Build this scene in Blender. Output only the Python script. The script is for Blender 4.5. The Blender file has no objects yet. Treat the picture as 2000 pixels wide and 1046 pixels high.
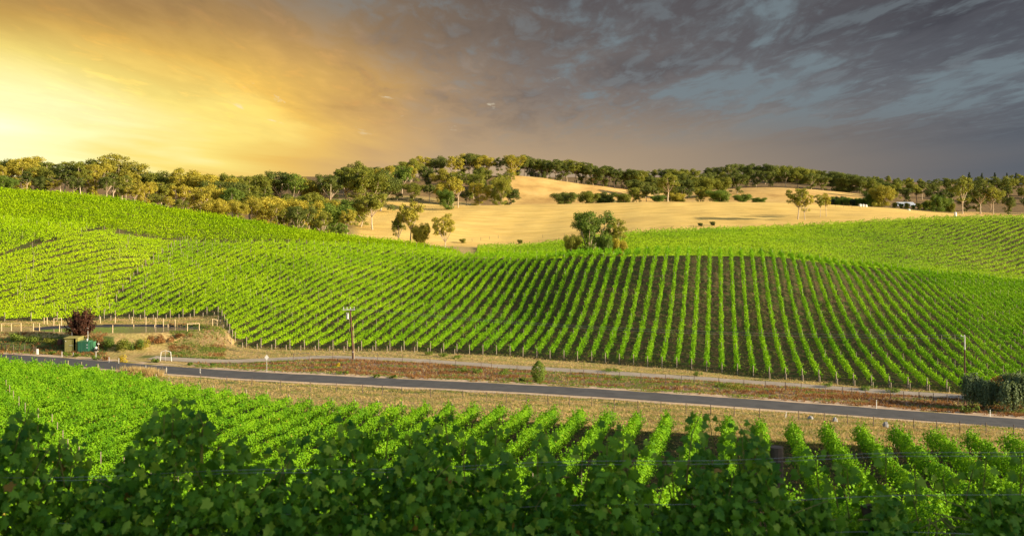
import bpy, math, random
import numpy as np

R = math.radians
rng = np.random.default_rng(11)
random.seed(11)
scene = bpy.context.scene
COL = scene.collection
F = 2144.0            # focal length in photo pixels (photo 2000 px wide)
HOR = 350.0           # photo row of the true horizon
EXPO = 1.0

# ------------------------------------------------------------------ camera
cam_d = bpy.data.cameras.new("camera")
cam = bpy.data.objects.new("camera", cam_d)
COL.objects.link(cam)
cam.location = (0, 0, 0)
cam.rotation_euler = (R(90), 0, 0)
cam_d.sensor_width = 36
cam_d.lens = 36 * F / 2000
cam_d.shift_y = -(523 - HOR) / 2000
cam_d.clip_start = 0.1
cam_d.clip_end = 20000
cam_d.dof.use_dof = True
cam_d.dof.focus_distance = 130
cam_d.dof.aperture_fstop = 3.6
scene.camera = cam

# ------------------------------------------------------------------ light
SUN_AZ, SUN_EL = 108.0, 17.0          # azimuth clockwise from the view direction
sl = bpy.data.lights.new("sun", 'SUN')
sl.energy = 5.0
sl.angle = R(0.6)
sl.color = (1.0, 0.83, 0.58)
so = bpy.data.objects.new("sun", sl)
COL.objects.link(so)
so.rotation_euler = (R(90 - SUN_EL), 0, R(180 - SUN_AZ))
scene.view_settings.view_transform = 'Standard'
scene.view_settings.look = 'None'
scene.view_settings.gamma = 1
scene.view_settings.exposure = EXPO
scene.cycles.max_bounces = 6
scene.cycles.diffuse_bounces = 3
scene.cycles.transmission_bounces = 4
scene.cycles.transparent_max_bounces = 4
scene.cycles.use_adaptive_sampling = False
scene.cycles.use_denoising = True


def lin(r, g, b, k=1.0):
    out = []
    for c in (r, g, b):
        c /= 255.0
        c = c / 12.92 if c <= 0.04045 else ((c + 0.055) / 1.055) ** 2.4
        out.append(c * k)
    return (*out, 1)


class NT:
    """small helper round a node tree"""
    def __init__(s, nt):
        s.nt = nt
        nt.nodes.clear()

    def n(s, t, **kw):
        nd = s.nt.nodes.new(t)
        for k, v in kw.items():
            setattr(nd, k, v)
        return nd

    def l(s, a, b):
        s.nt.links.new(a, b)

    def put(s, sock, v):
        if isinstance(v, bpy.types.NodeSocket):
            s.l(v, sock)
        else:
            sock.default_value = v

    def m(s, op, a, b=0.0, c=0.0, clamp=False):
        nd = s.n('ShaderNodeMath', operation=op, use_clamp=clamp)
        for i, v in enumerate((a, b, c)):
            s.put(nd.inputs[i], v)
        return nd.outputs[0]

    def vm(s, op, a, b=(0, 0, 0)):
        nd = s.n('ShaderNodeVectorMath', operation=op)
        s.put(nd.inputs[0], a)
        s.put(nd.inputs[1], b)
        return nd.outputs['Value'] if op in ('DOT_PRODUCT', 'LENGTH') else nd.outputs[0]

    def mix(s, f, a, b, mode='MIX'):
        nd = s.n('ShaderNodeMix', data_type='RGBA', blend_type=mode)
        s.put(nd.inputs[0], f)
        s.put(nd.inputs[6], a)
        s.put(nd.inputs[7], b)
        return nd.outputs[2]

    def ramp(s, f, stops, interp='LINEAR'):
        nd = s.n('ShaderNodeValToRGB')
        nd.color_ramp.interpolation = interp
        el = nd.color_ramp.elements
        while len(el) < len(stops):
            el.new(0.5)
        for e, (p, c) in zip(el, stops):
            e.position = p
            e.color = c
        s.put(nd.inputs[0], f)
        return nd.outputs[0]

    def step(s, x, a, b):
        nd = s.n('ShaderNodeMapRange', interpolation_type='SMOOTHSTEP')
        s.put(nd.inputs[0], x)
        nd.inputs[1].default_value = a
        nd.inputs[2].default_value = b
        return nd.outputs[0]

    def noise(s, vec, scale, detail=4, rough=0.55, dist=0.0):
        nd = s.n('ShaderNodeTexNoise')
        s.put(nd.inputs['Vector'], vec)
        nd.inputs['Scale'].default_value = scale
        nd.inputs['Detail'].default_value = detail
        nd.inputs['Roughness'].default_value = rough
        nd.inputs['Distortion'].default_value = dist
        return nd.outputs['Fac']


# ------------------------------------------------------------------ sky
world = bpy.data.worlds.new("World")
scene.world = world
world.use_nodes = True
t = NT(world.node_tree)
KS = 2 ** (-EXPO)
D = t.n('ShaderNodeTexCoord').outputs['Generated']
sep = t.n('ShaderNodeSeparateXYZ')
t.l(D, sep.inputs[0])
dx, dy, dz = sep.outputs
sky = t.n('ShaderNodeTexSky', sky_type='NISHITA')
sky.sun_disc = False
sky.sun_elevation = R(SUN_EL)
sky.sun_rotation = R(SUN_AZ)
sky.air_density = 1.2
sky.dust_density = 1.5
nish = t.vm('SCALE', sky.outputs[0])
nish.node.inputs['Scale'].default_value = 0.10
# angle to the glow low on the western horizon
ga, ge = R(-28.5), R(0.0)
G = (math.sin(ga) * math.cos(ge), math.cos(ga) * math.cos(ge), math.sin(ge))
flat = t.n('ShaderNodeCombineXYZ')
t.l(dx, flat.inputs[0])
t.l(dy, flat.inputs[1])
t.l(t.m('MULTIPLY', t.m('SUBTRACT', dz, 0.041), 2.9), flat.inputs[2])
dn = t.vm('NORMALIZE', flat.outputs[0])
ang = t.m('MULTIPLY', t.m('ARCCOSINE', t.vm('DOT_PRODUCT', dn, G)), 180 / math.pi)
# cloud layer: a plane far above, streaks run away from the viewer
zz = t.m('ADD', t.m('MAXIMUM', dz, 0.0), 0.055)
cp = t.n('ShaderNodeCombineXYZ')
t.l(t.m('DIVIDE', dx, zz), cp.inputs[0])
t.l(t.m('MULTIPLY', t.m('DIVIDE', dy, zz), 0.26), cp.inputs[1])
P = cp.outputs[0]
n_big = t.noise(P, 0.55, 4, 0.5, 0.5)
n_mid = t.noise(P, 1.9, 8, 0.6, 0.5)
n_fin = t.noise(P, 6.0, 5, 0.6, 0.4)
cl = t.m('ADD', t.m('MULTIPLY', n_big, 0.42), t.m('ADD', t.m('MULTIPLY', n_mid, 0.38), t.m('MULTIPLY', n_fin, 0.20)))
wob = t.m('MULTIPLY', t.m('SUBTRACT', n_big, 0.5), 16.0)
an = t.m('DIVIDE', t.m('ADD', ang, wob), 90.0, clamp=True)
base = t.ramp(an, [
    (0.0, lin(255, 252, 205, KS * 1.2)), (0.09, lin(255, 247, 180, KS * 1.08)), (0.145, lin(255, 230, 128, KS)),
    (0.19, lin(242, 196, 96, KS)), (0.235, lin(208, 164, 96, KS)), (0.285, lin(164, 138, 110, KS)),
    (0.35, lin(130, 119, 112, KS)), (0.46, lin(108, 107, 110, KS)), (0.62, lin(92, 98, 107, KS)), (1.0, lin(100, 108, 120, KS))])
# darker, greyer with height
top = t.step(dz, 0.05, 0.19)
base = t.mix(t.m('MULTIPLY', t.m('MULTIPLY', top, t.step(ang, 8.0, 34.0)), 0.7), base, lin(76, 75, 82, KS))
low = t.m('MULTIPLY', t.m('MULTIPLY', t.step(dz, 0.085, 0.0), t.step(ang, 14.0, 25.0)), t.step(ang, 56.0, 26.0))
base = t.mix(t.m('MULTIPLY', low, 0.6), base, lin(214, 182, 138, KS))
base = t.mix(t.m('MULTIPLY', t.step(dz, 0.085, 0.165), 0.62), base, t.ramp(t.m('DIVIDE', ang, 60.0, clamp=True), [(0.0, lin(190, 150, 82, KS)), (0.32, lin(176, 138, 82, KS)), (0.6, lin(94, 88, 88, KS)), (1.0, lin(74, 76, 84, KS))]))
far = t.step(ang, 18.0, 34.0)
hz = t.step(dz, 0.018, 0.075)
# thick cloud undersides and thinner, paler streaks
thick = t.step(cl, 0.49, 0.575)
thin = t.step(cl, 0.50, 0.42)
dark = t.mix(1.0, base, (0.67, 0.66, 0.69, 1), 'MULTIPLY')
c1 = t.mix(t.m('MULTIPLY', t.m('MULTIPLY', thick, hz), t.m('MULTIPLY_ADD', t.step(ang, 8.0, 34.0), 0.6, 0.2)), base, dark)
gapcol = t.mix(far, t.mix(1.0, base, (1.22, 1.18, 1.08, 1), 'MULTIPLY'), lin(122, 138, 145, KS))
c2 = t.mix(t.m('MULTIPLY', t.m('MULTIPLY', thin, hz), 0.72), c1, gapcol)
# ripples lit from below in the warm half
rip = t.m('MULTIPLY', t.step(n_fin, 0.52, 0.70), t.m('MULTIPLY', hz, t.step(ang, 44.0, 20.0)))
c2 = t.mix(t.m('MULTIPLY', rip, 0.28), c2, t.mix(1.0, c2, (1.75, 1.45, 1.1, 1), 'MULTIPLY'))
rip2 = t.m('MULTIPLY', t.step(t.m('ADD', t.m('MULTIPLY', n_fin, 0.6), t.m('MULTIPLY', n_mid, 0.4)), 0.49, 0.62), t.m('MULTIPLY', hz, t.step(ang, 18.0, 34.0)))
c2 = t.mix(t.m('MULTIPLY', rip2, 0.34), c2, lin(138, 152, 158, KS))
# small bright breaks
brk = t.m('MULTIPLY', t.step(t.noise(P, 3.2, 6, 0.62, 0.4), 0.625, 0.70), t.step(n_big, 0.58, 0.48))
brk = t.m('MULTIPLY', t.m('MULTIPLY', brk, t.step(ang, 10.0, 17.0)), t.m('MULTIPLY', t.step(ang, 38.0, 28.0), hz))
c3 = t.mix(t.m('MULTIPLY', brk, 0.6), c2, lin(240, 232, 205, KS))
# open sky high up and behind the viewer
open_ = t.m('MAXIMUM', t.step(dz, 0.35, 0.75), t.step(dy, 0.25, -0.35))
c4 = t.mix(open_, c3, t.mix(0.12, nish, lin(190, 180, 165, KS)))
bg = t.n('ShaderNodeBackground')
t.l(c4, bg.inputs[0])
bg.inputs[1].default_value = 1.0
t.l(bg.outputs[0], t.n('ShaderNodeOutputWorld').inputs[0])

# ------------------------------------------------------------------ terrain
def pchip(x, y, xq):
    x = np.asarray(x, float); y = np.asarray(y, float)
    h = np.diff(x); d = np.diff(y) / h
    m = np.zeros(len(x))
    for i in range(1, len(x) - 1):
        if d[i - 1] * d[i] > 0:
            w1 = 2 * h[i] + h[i - 1]; w2 = h[i] + 2 * h[i - 1]
            m[i] = (w1 + w2) / (w1 / d[i - 1] + w2 / d[i])
    m[0], m[-1] = d[0], d[-1]
    i = np.clip(np.searchsorted(x, xq) - 1, 0, len(h) - 1)
    s = np.clip((xq - x[i]) / h[i], 0, 1)
    return ((1 + 2 * s) * (1 - s) ** 2 * y[i] + s * (1 - s) ** 2 * h[i] * m[i]
            + s * s * (3 - 2 * s) * y[i + 1] + s * s * (s - 1) * h[i] * m[i + 1])

NEAR = [(0, -1.75), (10, -3.9), (20, -6.9), (30, -10.2)]
FAR = [(1300, -6), (2500, -40), (7000, -150)]
# per photo column: heights of the near slope (Y, z), then (Y, photo row of the ground)
COLS = {
    -300: ([(55, -17), (80, -21.5)], [(120, 755), (145, 710), (156, 700), (163, 690), (168, 652), (180, 636), (190, 628), (250, 430), (290, 380), (335, 358), (380, 358), (450, 356), (600, 345), (900, 345)]),
    0: ([(55, -17.3), (80, -21.7)], [(110, 792), (141, 718), (152, 703), (160, 690), (163, 686), (168, 652), (180, 636), (190, 628), (220, 535), (250, 450), (290, 405), (330, 377), (360, 377), (450, 370), (600, 352), (900, 345)]),
    200: ([(55, -17.4), (80, -21.9)], [(110, 800), (132, 740), (148, 712), (156, 700), (161, 692), (167, 655), (178, 642), (187, 632), (193, 626), (220, 548), (250, 465), (290, 418), (325, 392), (360, 393), (420, 388), (500, 375), (700, 352), (900, 345)]),
    330: ([(55, -17.5), (80, -22.0)], [(112, 797), (125, 764), (144.5, 721), (155, 708), (163, 690), (170, 662), (176, 648), (186, 636), (196, 623), (220, 562), (240, 520), (270, 468), (300, 430), (320, 415), (360, 418), (420, 408), (500, 385), (700, 355), (900, 345)]),
    450: ([(55, -17.5), (80, -22.1)], [(115, 790), (125, 768), (141.5, 729), (150, 718), (158, 706), (171, 677), (181, 652), (200, 605), (240, 530), (270, 480), (295, 448), (318, 432), (360, 442), (420, 430), (480, 408), (560, 385), (700, 358), (900, 345)]),
    600: ([(55, -17.4), (80, -22.0)], [(113, 801), (125, 770), (137.5, 738), (150, 715), (162, 699), (173, 683), (200, 610), (230, 545), (260, 500), (290, 470), (312, 459), (350, 470), (400, 454), (460, 425), (560, 382), (700, 358), (900, 345)]),
    800: ([(55, -17.2), (80, -21.6)], [(108, 815), (122, 778), (134.5, 748), (150, 722), (161, 704), (174, 686), (200, 620), (230, 560), (260, 515), (285, 490), (303, 482), (340, 493), (390, 475), (430, 447), (470, 425), (540, 395), (620, 355), (700, 350), (900, 345)]),
    1000: ([(55, -17.1), (80, -21.2)], [(103, 824), (119, 785), (131, 758), (145, 735), (156, 718), (170, 696), (195, 640), (215, 580), (235, 530), (255, 506), (270, 504), (310, 510), (360, 497), (400, 478), (430, 462), (475, 428), (520, 400), (550, 408), (580, 398), (640, 343), (700, 350), (900, 345)]),
    1150: ([(55, -17.1), (78, -20.7)], [(100, 834), (115, 800), (128, 767), (142, 742), (153, 726), (166, 708), (185, 650), (205, 580), (225, 520), (238, 501), (255, 506), (300, 512), (360, 490), (400, 466), (430, 452), (475, 423), (520, 397), (550, 405), (580, 397), (640, 362), (700, 360), (900, 346)]),
    1300: ([(55, -17.2), (78, -20.5)], [(97.6, 844), (112, 810), (125, 778), (140, 747), (149, 737), (161, 717), (180, 660), (200, 585), (218, 520), (228, 500), (245, 503), (295, 510), (350, 485), (405, 453), (430, 441), (475, 415), (520, 394), (560, 400), (620, 390), (760, 360), (900, 346)]),
    1500: ([(55, -17.4), (76, -20.5)], [(93, 858), (108, 822), (121.8, 790), (134, 762), (143.5, 750), (153.5, 736), (175, 680), (200, 600), (220, 535), (235, 502), (252, 505), (300, 512), (350, 480), (415, 446), (435, 433), (475, 412), (520, 395), (560, 402), (600, 392), (640, 373), (760, 358), (900, 345)]),
    1700: ([(55, -17.4), (74, -20.2)], [(89, 872), (104, 835), (117.5, 806), (130, 776), (140, 763), (145.5, 754), (165, 705), (190, 640), (215, 585), (245, 537), (258, 523), (275, 527), (320, 520), (350, 495), (425, 433), (440, 425), (520, 405), (560, 403), (640, 388), (760, 368), (900, 350)]),
    1880: ([(55, -17.5), (72, -20.0)], [(85, 885), (100, 848), (115, 818), (127, 790), (134, 775), (138.5, 768), (160, 720), (185, 660), (215, 610), (245, 572), (285, 541), (300, 543), (330, 535), (370, 490), (430, 427), (445, 424), (520, 420), (600, 412), (760, 385), (900, 362)]),
    2000: ([(55, -17.6), (70, -19.8)], [(83, 894), (97, 860), (112.8, 826), (122, 800), (130, 784), (134, 779), (160, 735), (190, 670), (220, 625), (250, 590), (290, 557), (310, 557), (335, 547), (370, 500), (430, 425), (445, 422), (520, 424), (600, 416), (760, 390), (900, 366)]),
    2400: ([(55, -18), (70, -20)], [(83, 905), (97, 868), (103, 860), (110, 850), (118, 830), (124, 822), (150, 770), (190, 690), (220, 640), (250, 605), (290, 570), (310, 568), (335, 552), (370, 510), (430, 430), (445, 428), (520, 428), (600, 420), (760, 392), (900, 366)]),
}
YQ = np.concatenate([np.arange(0, 350, 0.5), np.arange(350, 900, 2.0), np.arange(900, 7001, 50.0)])
cpx = np.array(sorted(COLS))
tab = []
for c in cpx:
    nz, pr = COLS[c]
    pts = NEAR + nz + [(Y, -(p - HOR) / F * Y) for Y, p in pr] + FAR
    ys, zs = zip(*pts)
    tab.append(pchip(ys, zs, YQ))
tab = np.array(tab)
PXQ = np.arange(-300, 2401, 20.0)
TAB = np.array([pchip(cpx, tab[:, j], PXQ) for j in range(len(YQ))]).T      # [px, Y]

ROAD = [(-190, 190), (-125, 172.5), (-92, 162.5), (-70, 154.5), (-52, 146.8), (-32.6, 139.6), (-15, 134.8), (0, 130.8), (15, 126.3), (28.4, 121.8), (41, 117.3), (52.6, 112.8), (75, 104), (140, 80)]
TRACK = [(-52, 158.5), (-44, 157.5), (-37, 159), (-27, 163.5), (-15, 162), (0, 157), (18, 151), (34, 144.5), (55, 133.7), (80, 121)]


def smooth_line(pts, step=1.5):
    pts = np.array(pts, float)
    s = np.concatenate([[0], np.cumsum(np.hypot(*np.diff(pts, axis=0).T))])
    q = np.arange(0, s[-1], step)
    o = np.array([pchip(s, pts[:, 0], q), pchip(s, pts[:, 1], q)]).T
    for _ in range(6):
        o[1:-1] = (o[:-2] + 2 * o[1:-1] + o[2:]) / 4
    return o


def z_table(X, Y):
    X = np.asarray(X, float); Y = np.asarray(Y, float)
    Ye = np.maximum(Y, 25.0)
    px = np.clip(1000 + F * X / Ye, -300, 2399.9)
    fx = (px + 300) / 20
    ix = fx.astype(int); fx = fx - ix
    Yc = np.clip(Y, 0, 6999)
    iy = np.clip(np.searchsorted(YQ, Yc, side='right') - 1, 0, len(YQ) - 2)
    fy = (Yc - YQ[iy]) / (YQ[iy + 1] - YQ[iy])
    ix1 = np.minimum(ix + 1, len(PXQ) - 1)
    z = ((TAB[ix, iy] * (1 - fx) + TAB[ix1, iy] * fx) * (1 - fy)
         + (TAB[ix, iy + 1] * (1 - fx) + TAB[ix1, iy + 1] * fx) * fy)
    # the hill goes on rising behind the viewer, with an unseen steep knoll added to shade the front row
    z = z + np.where(Y < 0, -Y * 0.24, 0)
    z = z + 17.5 * np.exp(-(((X - 46) / 14) ** 2 + ((Y + 8) / 9.5) ** 2) ** 2)
    z = z + 0.10 * np.sin(X * 0.31 + Y * 0.17) * np.sin(Y * 0.23 - X * 0.11 + 1)
    return z


def line_dist(L, X, Y):
    """distance to polyline and index of the nearest vertex"""
    X = np.asarray(X, float); Y = np.asarray(Y, float)
    best = np.full(X.shape, 1e9); bi = np.zeros(X.shape, int)
    for i in range(len(L)):
        d = (X - L[i, 0]) ** 2 + (Y - L[i, 1]) ** 2
        k = d < best
        best = np.where(k, d, best); bi = np.where(k, i, bi)
    return np.sqrt(best), bi

ROADL = smooth_line(ROAD)
TRACKL = smooth_line(TRACK)
def relax(z, n=40):
    z = z.copy()
    for _ in range(n):
        z[1:-1] = (z[:-2] + z[1:-1] * 2 + z[2:]) / 4
    return z
ROADZ = relax(z_table(ROADL[:, 0], ROADL[:, 1]))
TRACKZ = relax(z_table(TRACKL[:, 0], TRACKL[:, 1]))
PC = (-61.5, 173.8)      # the dam


def Z(X, Y):
    X = np.asarray(X, float); Y = np.asarray(Y, float)
    shp = np.broadcast(X, Y).shape
    X = np.broadcast_to(X, shp).astype(float).ravel(); Y = np.broadcast_to(Y, shp).astype(float).ravel()
    z = z_table(X, Y)
    for L, LZ, w, b in ((ROADL, ROADZ, 3.3, 3.5), (TRACKL, TRACKZ, 1.7, 2.0)):
        m = (Y > 70) & (Y < 200) & (np.abs(X) < 200)
        if m.any():
            d, bi = line_dist(L, X[m], Y[m])
            f = np.clip((w + b - d) / b, 0, 1)
            f = f * f * (3 - 2 * f)
            z[m] = z[m] * (1 - f) + LZ[bi] * f
    e = np.hypot((X - PC[0]) / 14.0, (Y - PC[1]) / 5.0)
    f = np.clip((1.35 - e) / 0.3, 0, 1)
    f = f * f * (3 - 2 * f)
    z = z * (1 - f) + -23.55 * f
    z = z - 1.5 * np.clip((1 - e) / 0.35, 0, 1)
    return z.reshape(shp)


def z1(x, y):
    return float(Z(np.array([x]), np.array([y]))[0])


def at(px, Y):
    """ground point in photo column px at distance Y"""
    x = (px - 1000) / F * Y
    return x, Y, z1(x, Y)


_yy = np.arange(60, 1100, 0.25)
def hit(px, py, lo=60, hi=1100):
    """ground point seen at a photo pixel"""
    x = (px - 1000) / F * _yy
    z = Z(x, _yy)
    row = HOR - F * z / _yy
    k = (_yy >= lo) & (_yy <= hi) & (row <= py)
    i = int(np.argmax(k)) if k.any() else int(np.argmin(np.abs(row - py)))
    return float(x[i]), float(_yy[i]), float(z[i])


def sm(a, b, x):
    f = np.clip((x - a) / (b - a), 0, 1)
    return f * f * (3 - 2 * f)

# ------------------------------------------------------------------ object helpers
def tag(o, label=None, cat=None, group=None, kind=None):
    if label: o["label"] = label
    if cat: o["category"] = cat
    if group: o["group"] = group
    if kind: o["kind"] = kind
    return o


def empty(name, loc, rz=0.0):
    o = bpy.data.objects.new(name, None)
    COL.objects.link(o)
    o.location = loc
    o.rotation_euler = (0, 0, rz)
    o.empty_display_size = 0.2
    return o


def link(name, me, m=None, parent=None, loc=None):
    o = bpy.data.objects.new(name, me)
    COL.objects.link(o)
    if m is not None and not me.materials:
        for q in (m if isinstance(m, (list, tuple)) else [m]):
            me.materials.append(q)
    if parent is not None: o.parent = parent
    if loc is not None: o.location = loc
    return o


def np_mesh(name, V, nper, smooth=False):
    """polygons of nper vertices each, unshared vertices, V = (n*nper, 3)"""
    V = np.ascontiguousarray(V, dtype=np.float32).reshape(-1, 3)
    n = len(V) // nper
    me = bpy.data.meshes.new(name)
    me.vertices.add(len(V))
    me.vertices.foreach_set('co', V.ravel())
    me.loops.add(len(V))
    me.loops.foreach_set('vertex_index', np.arange(len(V), dtype=np.int32))
    me.polygons.add(n)
    me.polygons.foreach_set('loop_start', np.arange(0, len(V), nper, dtype=np.int32))
    me.polygons.foreach_set('loop_total', np.full(n, nper, dtype=np.int32))
    me.update(calc_edges=True)
    return me


def idx_mesh(name, V, Q, smooth=False):
    """indexed quads or triangles"""
    V = np.ascontiguousarray(V, dtype=np.float32).reshape(-1, 3)
    Q = np.ascontiguousarray(Q, dtype=np.int32)
    me = bpy.data.meshes.new(name)
    me.vertices.add(len(V))
    me.vertices.foreach_set('co', V.ravel())
    me.loops.add(Q.size)
    me.loops.foreach_set('vertex_index', Q.ravel())
    me.polygons.add(len(Q))
    me.polygons.foreach_set('loop_start', np.arange(0, Q.size, Q.shape[1], dtype=np.int32))
    me.polygons.foreach_set('loop_total', np.full(len(Q), Q.shape[1], dtype=np.int32))
    if smooth:
        me.polygons.foreach_set('use_smooth', np.ones(len(Q), dtype=bool))
    me.update(calc_edges=True)
    return me


class MB:
    """collects boxes, tubes and lathes into one mesh"""
    def __init__(s):
        s.v = []; s.f = []

    def box(s, x0, x1, y0, y1, z0, z1):
        i = len(s.v)
        s.v += [(x, y, z) for z in (z0, z1) for y in (y0, y1) for x in (x0, x1)]
        s.f += [tuple(i + k for k in q) for q in ((0, 2, 3, 1), (4, 5, 7, 6), (0, 1, 5, 4), (2, 6, 7, 3), (0, 4, 6, 2), (1, 3, 7, 5))]
        return s

    def tube(s, pts, rad, n=6, caps=True):
        pts = [np.array(p, float) for p in pts]
        if not hasattr(rad, '__len__'): rad = [rad] * len(pts)
        i0 = len(s.v)
        for k, p in enumerate(pts):
            d = pts[min(k + 1, len(pts) - 1)] - pts[max(k - 1, 0)]
            d = d / (np.linalg.norm(d) + 1e-9)
            a = np.cross(d, (0, 0, 1.0) if abs(d[2]) < 0.9 else (1.0, 0, 0))
            a /= np.linalg.norm(a)
            b = np.cross(d, a)
            for j in range(n):
                th = 2 * math.pi * j / n
                s.v.append(tuple(p + rad[k] * (math.cos(th) * a + math.sin(th) * b)))
        for k in range(len(pts) - 1):
            for j in range(n):
                a, b = i0 + k * n + j, i0 + k * n + (j + 1) % n
                s.f.append((a, b, b + n, a + n))
        if caps:
            s.f.append(tuple(i0 + j for j in range(n))[::-1])
            s.f.append(tuple(i0 + (len(pts) - 1) * n + j for j in range(n)))
        return s

    def lathe(s, prof, n=16, c=(0, 0)):
        i0 = len(s.v)
        for r, z in prof:
            for j in range(n):
                th = 2 * math.pi * j / n
                s.v.append((c[0] + r * math.cos(th), c[1] + r * math.sin(th), z))
        for k in range(len(prof) - 1):
            for j in range(n):
                a, b = i0 + k * n + j, i0 + k * n + (j + 1) % n
                s.f.append((a, b, b + n, a + n))
        s.f.append(tuple(i0 + j for j in range(n))[::-1])
        s.f.append(tuple(i0 + (len(prof) - 1) * n + j for j in range(n)))
        return s

    def poly(s, pts):
        i = len(s.v)
        s.v += [tuple(p) for p in pts]
        s.f.append(tuple(range(i, i + len(pts))))
        return s

    def mesh(s, name):
        me = bpy.data.meshes.new(name)
        me.from_pydata([tuple(map(float, p)) for p in s.v], [], s.f)
        me.update()
        return me

    def build(s, name, m, parent=None, loc=None, bevel=0):
        o = link(name, s.mesh(name), m, parent, loc)
        if bevel:
            b = o.modifiers.new("bevel", 'BEVEL')
            b.width = bevel; b.segments = 2; b.limit_method = 'ANGLE'
        return o


def copy_tree(root):
    c = root.copy(); COL.objects.link(c)
    for ch in root.children:
        d = ch.copy(); COL.objects.link(d); d.parent = c
        d.matrix_parent_inverse = ch.matrix_parent_inverse
        for g in ch.children:
            e = g.copy(); COL.objects.link(e); e.parent = d
    return c


ONES = "first second third fourth fifth sixth seventh eighth ninth tenth eleventh twelfth thirteenth fourteenth fifteenth sixteenth seventeenth eighteenth nineteenth".split()
TENS = {2: 'twent', 3: 'thirt', 4: 'fort', 5: 'fift', 6: 'sixt', 7: 'sevent', 8: 'eight', 9: 'ninet'}
def nth(n):
    if n < 20: return ONES[n - 1]
    if n >= 100: return 'hundredth' if n == 100 else 'hundred and ' + nth(n - 100)
    return TENS[n // 10] + ('ieth' if n % 10 == 0 else 'y-' + ONES[n % 10 - 1])

# ------------------------------------------------------------------ materials
def mat(name, c1, c2=None, scale=4.0, rough=0.8, bump=0.0, metal=0.0, spec=0.3, detail=5, stretch=None):
    m = bpy.data.materials.new(name)
    m.use_nodes = True
    t = NT(m.node_tree)
    p = t.n('ShaderNodeBsdfPrincipled')
    p.inputs['Roughness'].default_value = rough
    p.inputs['Metallic'].default_value = metal
    p.inputs['Specular IOR Level'].default_value = spec
    co = t.n('ShaderNodeTexCoord').outputs['Object']
    if stretch:
        co = t.vm('MULTIPLY', co, stretch)
    f = t.noise(co, scale, detail, 0.6)
    if c2 is None: c2 = tuple(x * 0.7 for x in c1)
    col = t.ramp(f, [(0.3, (*c2, 1)), (0.7, (*c1, 1))])
    t.l(col, p.inputs['Base Color'])
    if bump:
        b = t.n('ShaderNodeBump')
        b.inputs['Strength'].default_value = bump
        t.l(f, b.inputs['Height'])
        t.l(b.outputs[0], p.inputs['Normal'])
    t.l(p.outputs[0], t.n('ShaderNodeOutputMaterial').inputs[0])
    return m


def leaf_mat(name, ca, cb, trans=0.4, tcol=None, rough=0.55, spec=0.12, patch=0.05, dry=None, young=None, rw=0.45):
    """leaves: colour differs from leaf to leaf and from plant to plant"""
    m = bpy.data.materials.new(name)
    m.use_nodes = True
    t = NT(m.node_tree)
    geo = t.n('ShaderNodeNewGeometry')
    rnd = geo.outputs['Random Per Island']
    f = t.noise(geo.outputs['Position'], patch, 3, 0.6)
    f2 = t.m('ADD', t.m('MULTIPLY', rnd, rw), t.m('MULTIPLY', t.step(f, 0.3, 0.7), 1 - rw))
    col = t.mix(f2, (*ca, 1), (*cb, 1))
    if dry:
        col = t.mix(t.m('GREATER_THAN', t.m('FRACT', t.m('MULTIPLY', rnd, 37.0)), 0.993), col, (*dry, 1))
    if young:
        col = t.mix(t.m('MULTIPLY', t.m('GREATER_THAN', t.m('FRACT', t.m('MULTIPLY', rnd, 17.0)), 0.86), 0.8), col, (*young, 1))
    p = t.n('ShaderNodeBsdfPrincipled')
    p.inputs['Roughness'].default_value = rough
    p.inputs['Specular IOR Level'].default_value = spec
    t.l(col, p.inputs['Base Color'])
    tr = t.n('ShaderNodeBsdfTranslucent')
    t.l(t.mix(1.0, col, (*(tcol or (1.25, 1.15, 0.6)), 1), 'MULTIPLY'), tr.inputs[0])
    ms = t.n('ShaderNodeMixShader')
    ms.inputs[0].default_value = trans
    t.l(p.outputs[0], ms.inputs[1])
    t.l(tr.outputs[0], ms.inputs[2])
    t.l(ms.outputs[0], t.n('ShaderNodeOutputMaterial').inputs[0])
    return m

M = {}
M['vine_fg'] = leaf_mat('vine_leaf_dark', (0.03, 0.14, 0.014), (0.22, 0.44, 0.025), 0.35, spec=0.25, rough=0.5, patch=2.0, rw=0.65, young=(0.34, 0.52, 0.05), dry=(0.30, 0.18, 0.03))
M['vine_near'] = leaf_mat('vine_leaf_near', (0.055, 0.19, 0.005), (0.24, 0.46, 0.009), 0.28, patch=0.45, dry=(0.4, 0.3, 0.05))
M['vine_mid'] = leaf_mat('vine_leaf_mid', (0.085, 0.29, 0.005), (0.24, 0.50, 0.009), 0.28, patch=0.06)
M['vine_hill_glow'] = leaf_mat('vine_leaf_hill_glow', (0.22, 0.40, 0.003), (0.40, 0.56, 0.005), 0.28, patch=0.04)  # yellowed leaves: warm glow from the left put into their colour
M['vine_lime_glow'] = leaf_mat('vine_leaf_lime_glow', (0.255, 0.425, 0.003), (0.43, 0.58, 0.005), 0.28, patch=0.05)  # lime tint paints the left-hand glow into the leaf colour
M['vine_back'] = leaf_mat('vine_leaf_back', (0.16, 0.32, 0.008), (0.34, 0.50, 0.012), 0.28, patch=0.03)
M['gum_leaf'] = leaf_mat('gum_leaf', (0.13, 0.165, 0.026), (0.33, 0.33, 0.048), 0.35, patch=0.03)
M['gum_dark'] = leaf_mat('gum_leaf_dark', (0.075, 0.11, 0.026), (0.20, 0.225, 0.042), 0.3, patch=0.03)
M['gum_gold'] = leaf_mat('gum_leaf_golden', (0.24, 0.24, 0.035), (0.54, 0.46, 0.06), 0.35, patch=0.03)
M['bush_leaf'] = leaf_mat('bush_leaf', (0.09, 0.16, 0.028), (0.22, 0.29, 0.04), 0.35, patch=0.05)
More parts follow.
